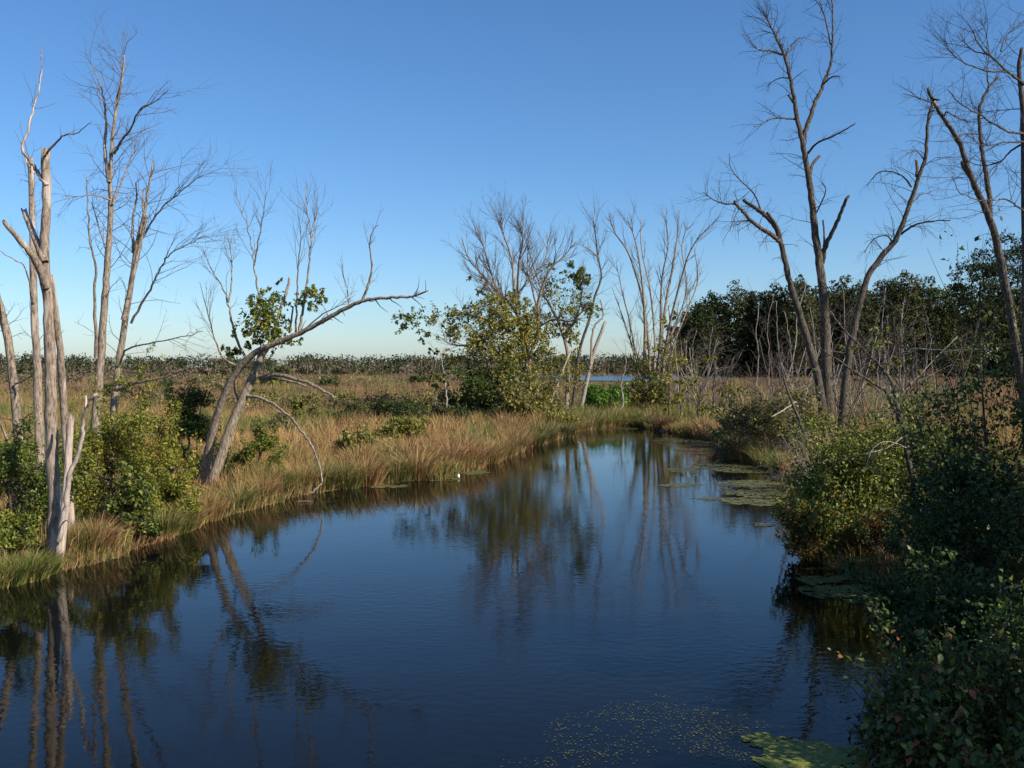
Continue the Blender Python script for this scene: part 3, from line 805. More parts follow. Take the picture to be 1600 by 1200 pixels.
# --- right bank giants
t = Tree('tall_dead_tree', 'tallest dead tree on the right with a high forked crown', 1298, 46.5, bark='darkbark', twig='darktwig')
A = t.stem([(1296, 705), (1294, 640), (1291, 560), (1288, 480), (1283, 430), (1276, 380), (1270, 330), (1264, 280), (1257, 240), (1253, 218), (1243, 170), (1238, 140), (1229, 98), (1219, 72), (1208, 48), (1198, 28)], 17, 2, (0, -.8), 'trunk', 12, 0, True, wig=.012)
f1 = t.stem([(1254, 222), (1262, 195), (1271, 168), (1279, 148), (1287, 131), (1294, 112), (1299, 94), (1300, 70), (1301, 40), (1300, 5), (1292, -25)], 8.5, 1.6, (-.3, .9), k=8)
f2 = t.stem([(1262, 240), (1275, 225), (1300, 213), (1318, 204), (1337, 193)], 4, 1.6, (-.4, -2), k=6)
f3 = t.stem([(1266, 272), (1270, 256), (1280, 244)], 5, 4, (-.3, .4), k=6, jag=.1)
f4 = t.stem([(1284, 412), (1290, 385), (1302, 360), (1315, 330), (1324, 308)], 8, 4.5, (-.2, -1.4), k=7, jag=.15)
f4b = t.stem([(1287, 395), (1288, 370), (1286, 345)], 4, 2.5, (-.2, .7), k=6, jag=.1)
f5 = t.stem([(1242, 186), (1222, 185), (1208, 185), (1195, 190), (1178, 198)], 3.4, 1, (-.5, -2.2), k=5)
f6 = t.stem([(1232, 122), (1218, 122), (1200, 132)], 2.8, 1, (-.5, .9), k=5)
f7 = t.stem([(1224, 85), (1205, 80), (1185, 77), (1168, 62)], 4, 1, (-.6, -2), k=5)
f8 = t.stem([(1229, 94), (1231, 78), (1243, 64), (1250, 60)], 3.6, 1.5, (-.6, .4), k=5)
f9 = t.stem([(1287, 131), (1300, 120), (1313, 119)], 3.4, 1.5, (.2, -.8), k=5)
f10 = t.stem([(1219, 72), (1212, 55), (1192, 48)], 2.6, 1, (-.7, .5), k=5)
f11 = t.stem([(1298, 70), (1290, 30), (1278, 5), (1262, -8)], 3, 1, (.6, 1.8), k=5)
f12 = t.stem([(1240, 160), (1233, 150)], 5, 4, (-.4, -.1), k=6, jag=.1)
f13 = t.stem([(1272, 340), (1290, 300), (1284, 284)], 2.6, 1, (-.2, -1.5), k=5)
for q, n, L in ((f5, 12, 1.3), (f6, 7, 1), (f7, 11, 1.2), (f8, 12, 1.2), (f9, 5, .8), (f10, 10, 1.2), (f11, 14, 1.4), (f2, 6, 1.0), (f13, 6, 1.1)):
    t.twigs(q, n, L, lvl=1, t0=.2, rmax=.014, kids=(0, 4), trop=0, ang=(25, 65))
t.twigs(A, 30, 1.7, lvl=1, t0=.30, rmax=.022, kids=(0, 4), trop=-.02, ang=(35, 80)); t.twigs(f1, 18, 1.3, lvl=1, t0=.15, rmax=.016, kids=(0, 4), ang=(30, 70))
for q in ((A[0][-6:], A[1][-6:]), ): sprout(t.tw, q[0], q[1], 16, 1.5, lvl=1, t0=.1, rmax=.014, kids=(0, 4), ang=(10, 40), trop=.1)
t.done()
t = Tree('dead_tree', 'left-leaning dead tree with snapped limbs beside the tallest right tree', 1286, 44.5, bark='darkbark', twig='darktwig')
A = t.stem([(1290, 712), (1287, 660), (1281, 610), (1270, 560), (1258, 520), (1246, 480), (1234, 442), (1226, 405), (1219, 379), (1204, 366), (1188, 356), (1174, 345), (1160, 330), (1148, 316)], 13.5, 4, (0, -1.4), 'trunk', 11, .1, True, wig=.012)
b1 = t.stem([(1219, 378), (1214, 358), (1203, 344), (1189, 331), (1176, 322), (1163, 314)], 9, 5, (-.6, .8), k=8, jag=.15)
b2 = t.stem([(1215, 362), (1211, 350), (1201, 335)], 6, 5, (-.4, -.9), k=7, jag=.15)
b3 = t.stem([(1189, 331), (1180, 305), (1160, 285), (1142, 262), (1140, 240)], 3, .9, (.3, 1.4), k=5)
b4 = t.stem([(1150, 318), (1132, 318), (1115, 312), (1098, 300)], 3.4, .9, (-1.3, -2.4), k=5)
b5 = t.stem([(1174, 345), (1162, 345), (1152, 352)], 3, 1, (-1, -1.8), k=5)
for q, n, L in ((b3, 9, 1.1), (b4, 16, 1.3), (b5, 5, .8), (b1, 8, .9)): t.twigs(q, n, L, lvl=1, t0=.2, rmax=.012, kids=(0, 4), trop=.02)
t.twigs(A, 26, 1.6, lvl=1, t0=.3, rmax=.02, kids=(0, 4), trop=-.1, ang=(40, 85)); t.done()
t = Tree('dead_tree', 'right-leaning dead tree reaching up beside the forked giant', 1316, 45.5, bark='darkbark', twig='darktwig')
A = t.stem([(1314, 705), (1316, 660), (1321, 594), (1331, 530), (1342, 481), (1355, 435), (1375, 404), (1399, 375), (1412, 345), (1423, 315), (1434, 280), (1446, 244), (1449, 199), (1452, 178), (1457, 157)], 13.5, 3.5, (0, -1.6), 'trunk', 11, .05, True, wig=.012)
c1 = t.stem([(1408, 366), (1428, 352), (1455, 346), (1485, 344)], 3.4, 1.4, (-.8, -2.4), k=6)
c2 = t.stem([(1424, 292), (1412, 276), (1392, 268), (1372, 270), (1354, 290)], 3, .9, (-1, 1), k=5)
c3 = t.stem([(1432, 276), (1433, 265), (1432, 252)], 4.5, 4, (-1.1, -.7), k=6, jag=.15)
c4 = t.stem([(1395, 378), (1384, 368), (1365, 374), (1350, 395)], 3, .9, (-.7, .8), k=5)
c5 = t.stem([(1424, 318), (1440, 304), (1456, 300)], 2.6, .9, (-1, .4), k=5)
c6 = t.stem([(1444, 250), (1432, 236), (1415, 240)], 2.4, .8, (-1.2, -2), k=5)
for q, n, L in ((c1, 14, 1.3), (c2, 13, 1.2), (c4, 8, 1.0), (c5, 8, 1.0), (c6, 7, .9)): t.twigs(q, n, L, lvl=1, t0=.2, rmax=.012, kids=(0, 4), trop=-.14, wob=.2)
t.twigs(A, 32, 1.7, lvl=1, t0=.35, rmax=.02, kids=(0, 4), trop=-.05, ang=(40, 85)); t.done()
t = Tree('dead_tree', 'two-stemmed dead tree leaning left in front of the dark oaks', 1612, 39, bark='darkbark', twig='darktwig')
A = t.stem([(1612, 715), (1604, 640), (1591, 560), (1580, 500), (1571, 446), (1562, 405), (1552, 360), (1537, 319), (1524, 292), (1515, 270), (1500, 225), (1487, 203), (1474, 184), (1462, 165), (1450, 142)], 17.5, 4.5, (0, -1), 'trunk', 11, .15, True, wig=.012)
d1 = t.stem([(1546, 338), (1546, 310), (1541, 270), (1536, 244), (1532, 210), (1529, 176), (1536, 155), (1546, 136), (1558, 121)], 8.5, 3, (-.5, .8), k=8, jag=.1)
d2 = t.stem([(1545, 136), (1542, 110), (1545, 80), (1538, 45), (1530, 30)], 3, 1, (.6, 1.6), k=5)
d3 = t.stem([(1514, 272), (1507, 262), (1504, 255)], 7, 6, (-.6, -.3), k=7, jag=.12)
d4 = t.stem([(1497, 222), (1501, 212), (1512, 209), (1532, 210)], 3.4, 1.5, (-.7, .6), k=5)
d5 = t.stem([(1474, 184), (1480, 175), (1495, 184), (1514, 190)], 3, 1, (-.9, -2), k=5)
d6 = t.stem([(1460, 160), (1448, 158), (1432, 152), (1410, 146)], 3, .9, (-1, -1.8), k=5)
d7 = t.stem([(1457, 155), (1466, 156)], 4, 3, (-1, -1.2), k=5, jag=.08)
for q, n, L in ((d2, 16, 1.4), (d4, 8, 1), (d5, 9, 1), (d6, 10, 1.2), (d1, 18, 1.2)): t.twigs(q, n, L, lvl=1, t0=.15, rmax=.012, kids=(0, 4))
t.twigs(A, 34, 1.6, lvl=1, t0=.35, rmax=.014, kids=(0, 4), trop=-.05, ang=(40, 85)); t.done()
t = Tree('bare_tree', 'bare tree at the right edge sending curved twiggy boughs into view', 1606, 34, bark='darkbark', twig='darktwig')
A = t.stem([(1608, 740), (1606, 600), (1603, 450), (1601, 330), (1600, 220), (1597, 160), (1592, 110), (1596, 78)], 15, 5, (0, .3), 'trunk', 10, .1, True)
E = [t.stem([(1600, 132), (1575, 112), (1548, 88), (1530, 70), (1520, 45)], 4.5, 1.4, (.2, -1.4), k=6),
     t.stem([(1572, 112), (1540, 110), (1505, 97), (1485, 80), (1474, 66)], 3, 1, (-.5, -2), k=5),
     t.stem([(1545, 86), (1515, 75), (1498, 50)], 2.6, .9, (-1, .5), k=5),
     t.stem([(1564, 80), (1570, 60), (1590, 40), (1615, 20)], 3, 1, (-.4, 1), k=5),
     t.stem([(1602, 210), (1570, 203), (1535, 182), (1505, 165), (1480, 140)], 4, 1, (.2, -2.6), k=6),
     t.stem([(1602, 222), (1580, 236), (1560, 254), (1530, 258), (1505, 248)], 4, 1, (.2, 1.8), k=6),
     t.stem([(1602, 222), (1570, 222), (1540, 228), (1520, 220)], 3, .9, (.1, -1), k=5),
     t.stem([(1604, 335), (1590, 322), (1570, 312), (1530, 312), (1500, 300), (1488, 275)], 3.4, .9, (.2, -2), k=5),
     t.stem([(1598, 170), (1565, 172), (1530, 176)], 2, .8, (.2, 1.2), k=5)]
for q in E: t.twigs(q, 16, 1.5, lvl=1, t0=.2, rmax=.012, kids=(0, 5), ang=(25, 60), trop=.07)
t.twigs(A, 24, 1.6, lvl=1, t0=.4, rmax=.014, kids=(0, 4), ang=(40, 80)); t.done()
t = Tree('small_tree', 'thin dark forked tree standing in the shaded bush on the right bank', 1450, 19.6, bark='darkbark', twig='darktwig')
A = t.stem([(1449, 868), (1444, 830), (1436, 790), (1428, 755), (1421, 725), (1417, 700), (1414, 676), (1408, 655), (1402, 635), (1395, 600), (1380, 578), (1361, 558), (1335, 532), (1312, 507), (1294, 481)], 13, 2, (0, 1.2), 'trunk', 10, 0, True, mat=M['darkbark'])
e1 = t.stem([(1409, 665), (1396, 635), (1384, 612), (1364, 597), (1342, 585), (1318, 568), (1294, 552), (1271, 537)], 7, 1.2, (.2, -1.4), k=7)
e2 = t.stem([(1399, 612), (1403, 580), (1405, 550), (1400, 510)], 3, .8, (.3, 1), k=5)
e3 = t.stem([(1360, 557), (1362, 530), (1350, 500), (1340, 480)], 2.6, .8, (.7, -.4), k=5)
e4 = t.stem([(1410, 552), (1430, 545), (1460, 547), (1500, 548), (1540, 545)], 2.6, 1.2, (-.6, -1.8), k=5, mat=M['pale'])
e5 = t.stem([(1342, 585), (1350, 570), (1352, 550)], 2.4, .8, (-.5, -.2), k=5)
e6 = t.stem([(1416, 700), (1390, 690), (1365, 700), (1345, 745)], 2.4, .8, (-.4, -1.2), k=5, mat=M['pale'])
e7 = t.stem([(1414, 680), (1385, 700), (1340, 712), (1280, 722)], 2, .8, (-.5, -1.4), k=5, mat=M['pale'])
e8 = t.stem([(1400, 640), (1375, 642), (1345, 645), (1325, 665)], 2.6, .9, (0, -.9), k=5)
for q in (A, e1, e2, e3, e4, e5, e6, e7, e8): t.twigs(q, 9, .7, lvl=1, t0=.35, rmax=.007, kids=(0, 3), ang=(25, 65))
for px, py, r, n in [(1380, 530, 22, 90), (1350, 590, 16, 50), (1395, 560, 16, 60), (1330, 545, 12, 30)]: t.clump(px, py, r, n, .06, OLIVE, 0)
t.done('gloss')

# thin poles and saplings of the far right bank
def pole(px, ytop, ybot_Y, w, lean, name, label, group, bark='pale', leaf=None, n=0, tw=6, size=.16):
    Y = ybot_Y
    yb = HOR + (CAMZ - .3) / Y * F
    t = Tree(name, label, px, Y, 'tree', group, bark)
    mid = (ytop + yb) / 2
    ww = rng.normal(0, 2.6, 4)
    st = t.stem([(px, yb), (px + lean * .2 + ww[0], yb * .75 + ytop * .25), (px + lean * .45 + ww[1], mid), (px + lean * .7 + ww[2], yb * .25 + ytop * .75), (px + lean + ww[3], ytop)], w, w * .3, (0, rng.uniform(-1, 1)), 'trunk', 7, .15, True, wig=.03)
    t.twigs(st, tw, 2.0, lvl=1, t0=.2, rmax=.024, kids=(0, 4), ang=(25, 65))
    if leaf:
        for i in range(n):
            q = st[0][int(len(st[0]) * rng.uniform(.25, 1)) - 1]
            p = (q[0] / q[1] * F + 800 + rng.normal(0, 7), HOR - (q[2] - CAMZ) / q[1] * F + rng.normal(0, 4))
            t.clump(p[0], p[1], 11, 60, size, leaf, rng.normal(0, .5))
    t.done()
for (px, yt, Y, w, ln, _k), o_ in ordered([r + ('',) for r in [(1182, 445, 66, 5, 2), (1196, 460, 78, 4, 4), (1214, 430, 58, 5.5, 14), (1100, 500, 80, 5, 6), (1088, 520, 84, 5, -2), (1092, 515, 76, 4, 9), (1240, 470, 62, 4, -4), (1308, 450, 60, 4, 3), (1330, 440, 64, 4.5, 2), (1346, 480, 70, 4, -6), (1365, 450, 60, 4, 10), (1256, 520, 72, 4, 5), (1385, 490, 74, 4, -4), (1410, 460, 66, 4, 2), (1440, 500, 70, 3.5, 10), (1500, 490, 72, 3.5, 3), (1076, 505, 74, 4.5, 14), (1060, 520, 70, 4, -3), (1228, 455, 80, 3.5, 4), (1290, 500, 76, 4, -2), (1398, 510, 58, 3.5, 9), (1275, 470, 82, 3.5, 3), (1465, 470, 76, 3.5, -3)]], 5):
    pole(px, yt + abs(rng.normal(0, 18)), Y, w * .68, ln + rng.normal(0, 11), 'dead_sapling', 'slender grey dead sapling before the dark wood, ' + o_ + ' from the left', 'dead saplings before the dark wood', 'pale' if rng.random() < .65 else 'bark', tw=14)
pole(1164, 612, 60, 7, -8, 'tree_stump', 'short pale broken stump leaning in the grass left of the grey shrub', None, 'pale', tw=2)
pole(967, 555, 72, 4, 11, 'dead_sapling', 'thin forked grey sapling between the crooked tree and the fan of stems', None, 'pale', tw=10)
for px, yt, Y, w, ln, lb in [(1046, 480, 64, 4, -2, 'thin dark sapling with a yellow leafed top beside the brown hummock'), (1064, 560, 62, 3.5, -4, 'yellow leafed sapling just right of the thin dark one on the far bank'), (1095, 562, 60, 4, -12, 'leaning yellow green sapling in the middle of the far bank group'), (1116, 560, 60, 3.5, -4, 'yellow sapling with bright leaves right of the leaning one'), (1138, 575, 62, 3, 6, 'bushy yellow green sapling at the right end of the sapling group')]:
    pole(px, yt, Y, w, ln, 'sapling', lb, 'yellow saplings on the far bank', 'darkbark', YELLOW + YELGREEN[:2], 7, 8)
pole(696, 548, 60, 4, -2, 'sapling', 'small pale-stemmed sapling with dark leaves left of the leafy centre tree', None, 'pale', OLIVE + DARK, 10, 8)
pole(680, 560, 62, 3, -6, 'sapling', 'thin drooping sapling beside the dark shrub left of the centre', None, 'bark', OLIVE, 5, 8)

# the slanting dead stem and the grey tangle at the right bank
t = Tree('leaning_pole', 'thin bare pole slanting down across the right bank brush', 1275, 36, bark='darkbark', twig='twig')
A = t.stem([(1275, 715), (1262, 690), (1248, 655), (1232, 615), (1222, 580), (1215, 540)], 7, 3, (0, 1.5), 'trunk', 8, .1, False)
t.stem([(1243, 628), (1225, 640), (1205, 652)], 3, 2, (1, -.5), k=5, mat=M['pale'])
t.twigs(A, 10, 1, lvl=1, rmax=.012, kids=(0, 3)); t.done()
t = Tree('bare_bush', 'tangle of leafless grey arching twigs at the edge of the right bank', 1255, 30.5, 'shrub', None, 'pale', 'pale')
for pts in ([(1262, 760), (1250, 720), (1235, 690), (1222, 720)], [(1270, 760), (1262, 715), (1245, 688), (1228, 700)], [(1275, 755), (1285, 720), (1272, 705)], [(1255, 765), (1235, 740), (1220, 745)], [(1280, 760), (1300, 735), (1330, 720), (1345, 712)], [(1250, 765), (1245, 730), (1260, 700)]):
    q = t.stem(pts, 3, .8, (rng.uniform(-.6, .6), rng.uniform(-1, 1)), 'stem', 5, 0, True)
    t.twigs(q, 16, .9, lvl=1, t0=.15, rmax=.008, kids=(0, 5), ang=(25, 75), wob=.25)
t.done()

def bare_bush(px, Y, h, label, n=8, mat='twig'):
    t = Tree('bare_bush', label, px, Y, 'shrub', 'leafless brush around the tall right trees', mat, mat)
    yb = HOR + (CAMZ - .3) / Y * F; hp = h / Y * F
    for i in range(n):
        a = rng.normal(0, .35); x0 = px + rng.normal(0, hp * .12); hh = hp * rng.uniform(.6, 1.1)
        q = t.stem([(x0, yb), (x0 + a * hh * .4, yb - hh * .5), (x0 + a * hh * .8 + rng.normal(0, hp * .06), yb - hh)], 3.0, 1.0, (rng.normal(0, .5), rng.normal(0, h * .3)), 'stem', 5, 0, True)
        t.twigs(q, 9, h * .38, lvl=1, t0=.15, rmax=.014, kids=(0, 4), ang=(20, 60), trop=.05)
    t.done()
for px, Y, h, mt, lb in [(1340, 50, 6.5, 'twig', 'tall leafless brush just right of the tall dead trunks'), (1370, 56, 7.5, 'pale', 'pale leafless brush behind the right-leaning dead trunk'), (1255, 54, 5.5, 'pale', 'pale leafless brush left of the tallest dead trunk'), (1210, 60, 5.0, 'twig', 'grey leafless brush left of the slanting pole'), (1120, 72, 5.5, 'twig', 'grey leafless brush behind the yellow saplings'), (1440, 52, 6.0, 'twig', 'leafless brush in the meadow left of the light green tree'), (1090, 80, 6.0, 'pale', 'pale leafless brush right of the fan of stems')]:
    bare_bush(px, Y, h, lb, mat=mt)
# ------------------------------------------------------------------ shrubs
def shrub(name, label, cx, cy, rx, ry, h, n, size, pal, group=None, lumps=26, shoots=14, mat='leaf', z0=None, stems=7, dens=1.0, low=0.0, pieces=0, lump_r=(.2, .42), bark='darktwig'):
    zb = max(g1(cx, cy), 0.02) if z0 is None else z0
    o = np.array([cx, cy, zb])
    n = int(n * (1.55 if n < 12000 else 1.35)); size = size * 1.2
    e = empty(name, o, label, 'shrub', group)
    g = Geo(); tw = Geo()
    # lumps over a dome
    a = rng.random(lumps) * 6.283
    ct = rng.random(lumps) ** 0.8
    el = np.arcsin(np.clip(ct * 1.02 - 0.02, -1, 1))
    rad = 0.55 + 0.4 * rng.random(lumps)
    C = np.stack([np.cos(a) * np.cos(el) * rx * rad, np.sin(a) * np.cos(el) * ry * rad, low * h + (1 - low) * (0.10 + np.sin(el) * rad * 0.85) * h], -1)
    r = min(rx, ry, h) * (lump_r[0] + (lump_r[1] - lump_r[0]) * rng.random(lumps))
    w = r ** 2; w /= w.sum()
    which = rng.choice(lumps, int(n * .8), p=w)
    dirs = unit(rng.normal(0, 1, (len(which), 3)))
    rr = (0.35 + 0.65 * rng.random(len(which)) ** 0.5)[:, None]
    P = C[which] + dirs * rr * r[which][:, None] * np.array([1.1, 1.1, .85])
    out = unit(P - np.array([0, 0, h * .35]))
    # each lump has its own mix
    lp = [pick(pal, 1, .1)[0] for _ in range(lumps)]
    k = (P[:, 2] + zb > 0.04)
    P, out, which = P[k], out[k], which[k]
    n0 = g.n
    leaves(g, P, size, pal, out * 0.7)
    mixc = np.array(lp)[np.repeat(which, 4)]
    g.C[-1] = g.C[-1] * 0.6 + mixc * 0.4
    # shoots that break the outline
    ns = max(1, int(n * .2 / max(shoots, 1)))
    for i in range(shoots):
        c = C[rng.integers(lumps)]
        d = unit(c - np.array([0, 0, h * .2]) + np.array([0, 0, h * .35]) + rng.normal(0, .2, 3) * h)
        L = h * (.25 + .3 * rng.random())
        Q = c + d * np.linspace(0, 1, 6)[:, None] * L + np.cumsum(rng.normal(0, .03, (6, 3)), 0) * L
        tube(tw, Q, np.linspace(.009, .003, 6), 3)
        tt = rng.random(ns) * 1.02
        leaves(g, c + d * tt[:, None] * L + rng.normal(0, size * 1.1, (ns, 3)), size, pal, d * .4)
    for i in range(stems):
        c = C[rng.integers(lumps)]
        b0 = np.array([rng.normal(0, .15) * rx, rng.normal(0, .15) * ry, -.15])
        Q = catmull(np.array([b0, b0 * .5 + c * .5 * np.array([.7, .7, 1.2]), c]), 4)
        gg = Geo(); tube(gg, Q, np.linspace(.03, .008, len(Q)) * (0.6 + .25 * h), 5)
        mesh_obj('stem', gg.mesh('stem', M[bark]), e)
        sprout(tw_list := [], Q, np.linspace(.03, .008, len(Q)), 5, h * .35, lvl=1, t0=.4, rmax=.012, kids=(0, 3))
        for PP, r_ in tw_list: tube(tw, PP, r_, 3)
    mesh_obj('twigs', tw.mesh('twigs', M[bark]), e, kind='stuff')
    mesh_obj('foliage', g.mesh('foliage', M[mat], smooth=False), e, kind='stuff')
    if pieces:   # the nearest leaves, big enough to pick out one by one
        lm = []
        for i in range(10):
            gg = Geo()
            c = pick(pal, 1)[0]
            s = size * 1.5
            vv = np.array([(0, 0, 0), (.25, .25, .06), (.5, .3, .07), (.8, .17, .0), (1, 0, -.12), (.8, -.17, .0), (.5, -.3, .07), (.25, -.25, .06), (.3, 0, 0), (.6, 0, -.01)]) * s
            gg.add(vv, [(8, 9, 2, 1), (9, 4, 3, 2), (8, 7, 6, 9), (9, 6, 5, 4)], [(0, 8, 1), (0, 7, 8)], c)
            lm.append(gg.mesh('leaf', M[mat]))
        camd = unit(np.array([-cx, -cy, CAMZ - zb - h]))
        fr = np.argsort(-(C @ camd))[:lumps // 2]
        for i in range(pieces):
            j = fr[rng.integers(len(fr))]
            d = unit(rng.normal(0, 1, 3) + camd * 1.1)
            p = C[j] + d * r[j] * (0.95 + .25 * rng.random())
            lo = bpy.data.objects.new('leaf', lm[int(rng.integers(10))])
            lo.location = p
            az = math.atan2(d[1], d[0]) + rng.normal(0, .8)
            lo.rotation_euler = (rng.normal(0, .5), rng.uniform(-.2, .9), az)
            link(lo, e)
    return e
def at(px, Y): return (px - 800) / F * Y

shrub('shrub', 'dark green shrub filling the left edge below the leaning trunk', at(20, 20.5), 20.6, 1.15, 1.0, 2.35, 10000, .055, MIDGREEN + YELGREEN[1:2], mat='gloss')
shrub('shrub', 'yellow green shrub low on the bank in the bottom left corner', at(5, 18.8), 19.0, .85, .55, .95, 3500, .05, YELGREEN + MIDGREEN)
shrub('shrub', 'broad yellow green shrub with orange leaves behind the broken snag', at(190, 23.2), 23.4, 1.5, 1.2, 2.9, 15000, .055, AUTUMN)
shrub('shrub', 'low shrub at the foot of the yellow green shrub facing the water', at(245, 22.8), 23.4, .9, .7, 1.45, 6000, .055, AUTUMN + YELGREEN)
shrub('shrub', 'small round dark green bush at the left water edge', at(196, 21.2), 21.5, .6, .5, 1.3, 2600, .075, MIDGREEN + DARK[:1], mat='gloss', lumps=18)
shrub('shrub', 'dark domed vine-covered bush left of the leaning tree', at(287, 31.5), 32.0, 1.25, 1.0, 3.2, 11000, .06, DARK + MIDGREEN[:1], lumps=30, shoots=6)
shrub('shrub', 'yellow leafed bush in front of the dark domed bush', at(262, 26), 26.4, .8, .65, 2.2, 6000, .06, AUTUMN + YELLOW[:1])
shrub('shrub', 'sunny green bush just right of the leaning trunks', at(400, 32), 32.4, 1.0, .7, 1.7, 5200, .06, YELGREEN + MIDGREEN)
shrub('shrub', 'loose orange leafed shrub between the snag and the bare tree', at(110, 25), 25.2, .6, .6, 2.5, 1500, .06, AUTUMN + [((.30, .13, .03), 3)], shoots=10)
# meadow and centre shrubs
shrub('shrub', 'large dark green bush under the leafy centre tree', at(762, 64), 65, 3.1, 2.4, 3.7, 8000, .17, DARK + MIDGREEN[:2], lumps=34)
shrub('shrub', 'olive bush spreading right below the centre tree trunks', at(820, 61), 62, 2.6, 2.0, 2.8, 5000, .17, OLIVE + GREYOLIVE, lumps=26)
shrub('shrub', 'yellowish low bush at the tip of the left bank', at(868, 57), 58, 1.3, 1.1, 1.0, 1800, .14, YELGREEN + OLIVE, lumps=16)
shrub('shrub', 'bright green rounded bush between the crooked tree and the fan of stems', at(944, 74), 75, 1.7, 1.5, 2.3, 3500, .2, BRIGHT, lumps=20)
shrub('shrub', 'brown and olive brush right of the bright green bush', at(990, 78), 79, 2.4, 1.6, 1.9, 2200, .18, GREYOLIVE + OLIVE, lumps=20)
shrub('shrub', 'tangled dark brush around the base of the fan of stems', at(1018, 75), 76, 2.2, 1.6, 2.9, 2600, .17, DARK + OLIVE, lumps=22)
for i, (px, Y, rx, h, pal, lb) in enumerate([(548, 62, 1.2, 1.2, DARK, 'low dark bush at the left end of the dark hedge in the marsh'), (600, 60, 1.8, 1.5, DARK, 'dark green bush in the middle of the dark hedge in the marsh'), (650, 59, 1.9, 1.5, DARK, 'dark green bush at the right end of the dark hedge in the marsh'), (700, 60, 1.7, 1.3, DARK, 'dark low bush joining the hedge to the centre tree'),
        (480, 62, 1.0, 2.0, OLIVE, 'upright olive bush alone in the tan meadow left of centre'), (625, 44, 1.4, 1.3, OLIVE, 'leafy olive bush among the tussocks of the left bank'), (560, 40, 1.1, 1.0, OLIVE + GREENTAN, 'low olive bush behind the bank tussocks'), (440, 52, 1.2, 1.0, GREYOLIVE, 'small grey green bush in the meadow behind the leaning tree')]):
    shrub('shrub', lb, at(px, Y), Y + .5, rx, rx * .8, h, 2600, .12, pal, lumps=16, shoots=8)
ms = sorted([(rng.uniform(20, 690), rng.uniform(72, 190)) for _ in range(20)])
for i, (px, Y) in enumerate(ms):
    h = rng.uniform(.9, 2.0)
    shrub('marsh_shrub', 'low brushy shrub out in the open marsh, ' + ORD[i] + ' from the left', at(px, Y), Y, h * rng.uniform(.9, 1.8), h * 1.1, h, 900, .0022 * Y + .02, [GREYOLIVE, OLIVE, DARK, GREYOLIVE, MAUVE][int(rng.integers(5))], 'low shrubs of the open marsh', lumps=14, shoots=8, stems=3, bark='twig')
# right bank
shrub('shrub', 'grey olive shrub behind the tussocks of the right bank', at(1200, 39.5), 41, 1.9, 1.6, 2.8, 6500, .095, GREYOLIVE, lumps=30, shoots=24, bark='twig')
shrub('shrub', 'sparse grey olive shrub left of the slanting pole', at(1160, 46), 47, 1.4, 1.2, 2.0, 2200, .10, GREYOLIVE, lumps=20, shoots=14, bark='twig')
shrub('shrub', 'thin olive shrub at the foot of the tall dead trees', at(1250, 38), 39, 1.5, 1.2, 3.0, 3000, .09, GREYOLIVE + OLIVE, lumps=24, shoots=20, bark='twig')
shrub('shrub', 'yellow green bush overhanging the right water edge', at(1350, 21.0), 21.4, 1.8, 1.7, 2.95, 19000, .058, YELGREEN[1:] + AUTUMN[:3] + MIDGREEN + MIDGREEN[:1], mat='gloss', lumps=40, shoots=24)
shrub('shrub', 'dark lower bush hanging over the water on the right', at(1285, 19.9), 20.2, 1.15, .95, 1.5, 7000, .06, MIDGREEN + REDDISH[2:3], mat='gloss')
shrub('shrub', 'olive bush behind the thin forked tree on the right', at(1455, 22.5), 23.5, 1.8, 1.4, 2.9, 9500, .06, MIDGREEN + OLIVE[:2], mat='gloss', lumps=34, shoots=20)
shrub('shrub', 'reddish brushy growth at the foot of the thin forked tree', at(1400, 18.6), 19.0, 1.2, .8, .95, 4200, .05, REDDISH[:3] + DARK, lumps=16)
shrub('shrub', 'airy glossy leafed shrub against the tan meadow at the right edge', at(1560, 16.3), 16.6, 1.5, 1.3, 4.9, 2600, .065, DARK + MIDGREEN[:1], mat='gloss', lumps=46, shoots=46, stems=12, low=.15, lump_r=(.12, .28))  # mostly DARK leaves, part of the shade is in their colour
shrub('shrub', 'dense shaded shrub filling the right edge at middle height', at(1585, 14.4), 14.6, 1.6, 1.3, 3.1, 12000, .06, DARK, mat='gloss', lumps=40, shoots=20, pieces=200)  # dark palette puts the deep shade into the leaf colour
shrub('shrub', 'shaded bush at the right water edge below the forked tree', at(1540, 12.0), 12.3, 1.25, 1.1, 2.3, 9000, .055, DARK, mat='gloss', lumps=36, shoots=12)  # leaf colour darkened to deepen the shade
shrub('shrub', 'foreground shrub with reddish leaves in the bottom right corner', at(1530, 8.0), 8.1, 1.0, .85, 1.45, 6000,   .05, REDDISH + DARK + DARK, mat='gloss', lumps=34, shoots=24, pieces=280)  # DARK mixed in so the leaf colour carries some of the shade
shrub('shrub', 'nearest leafy bush cut by the right edge at bottom right', at(1650, 8.6), 8.8, .9, .9, 1.75, 5500, .05, MIDGREEN[:1] + DARK, mat='gloss', lumps=30, shoots=18, pieces=220)  # shade partly painted in through the DARK leaf colours
shrub('shrub', 'dark bush at the water edge between the reddish corner shrub and the taller shade', at(1520, 10.3), 10.5, .85, .8, 1.6, 5500, .052, DARK, mat='gloss', lumps=28, shoots=10)
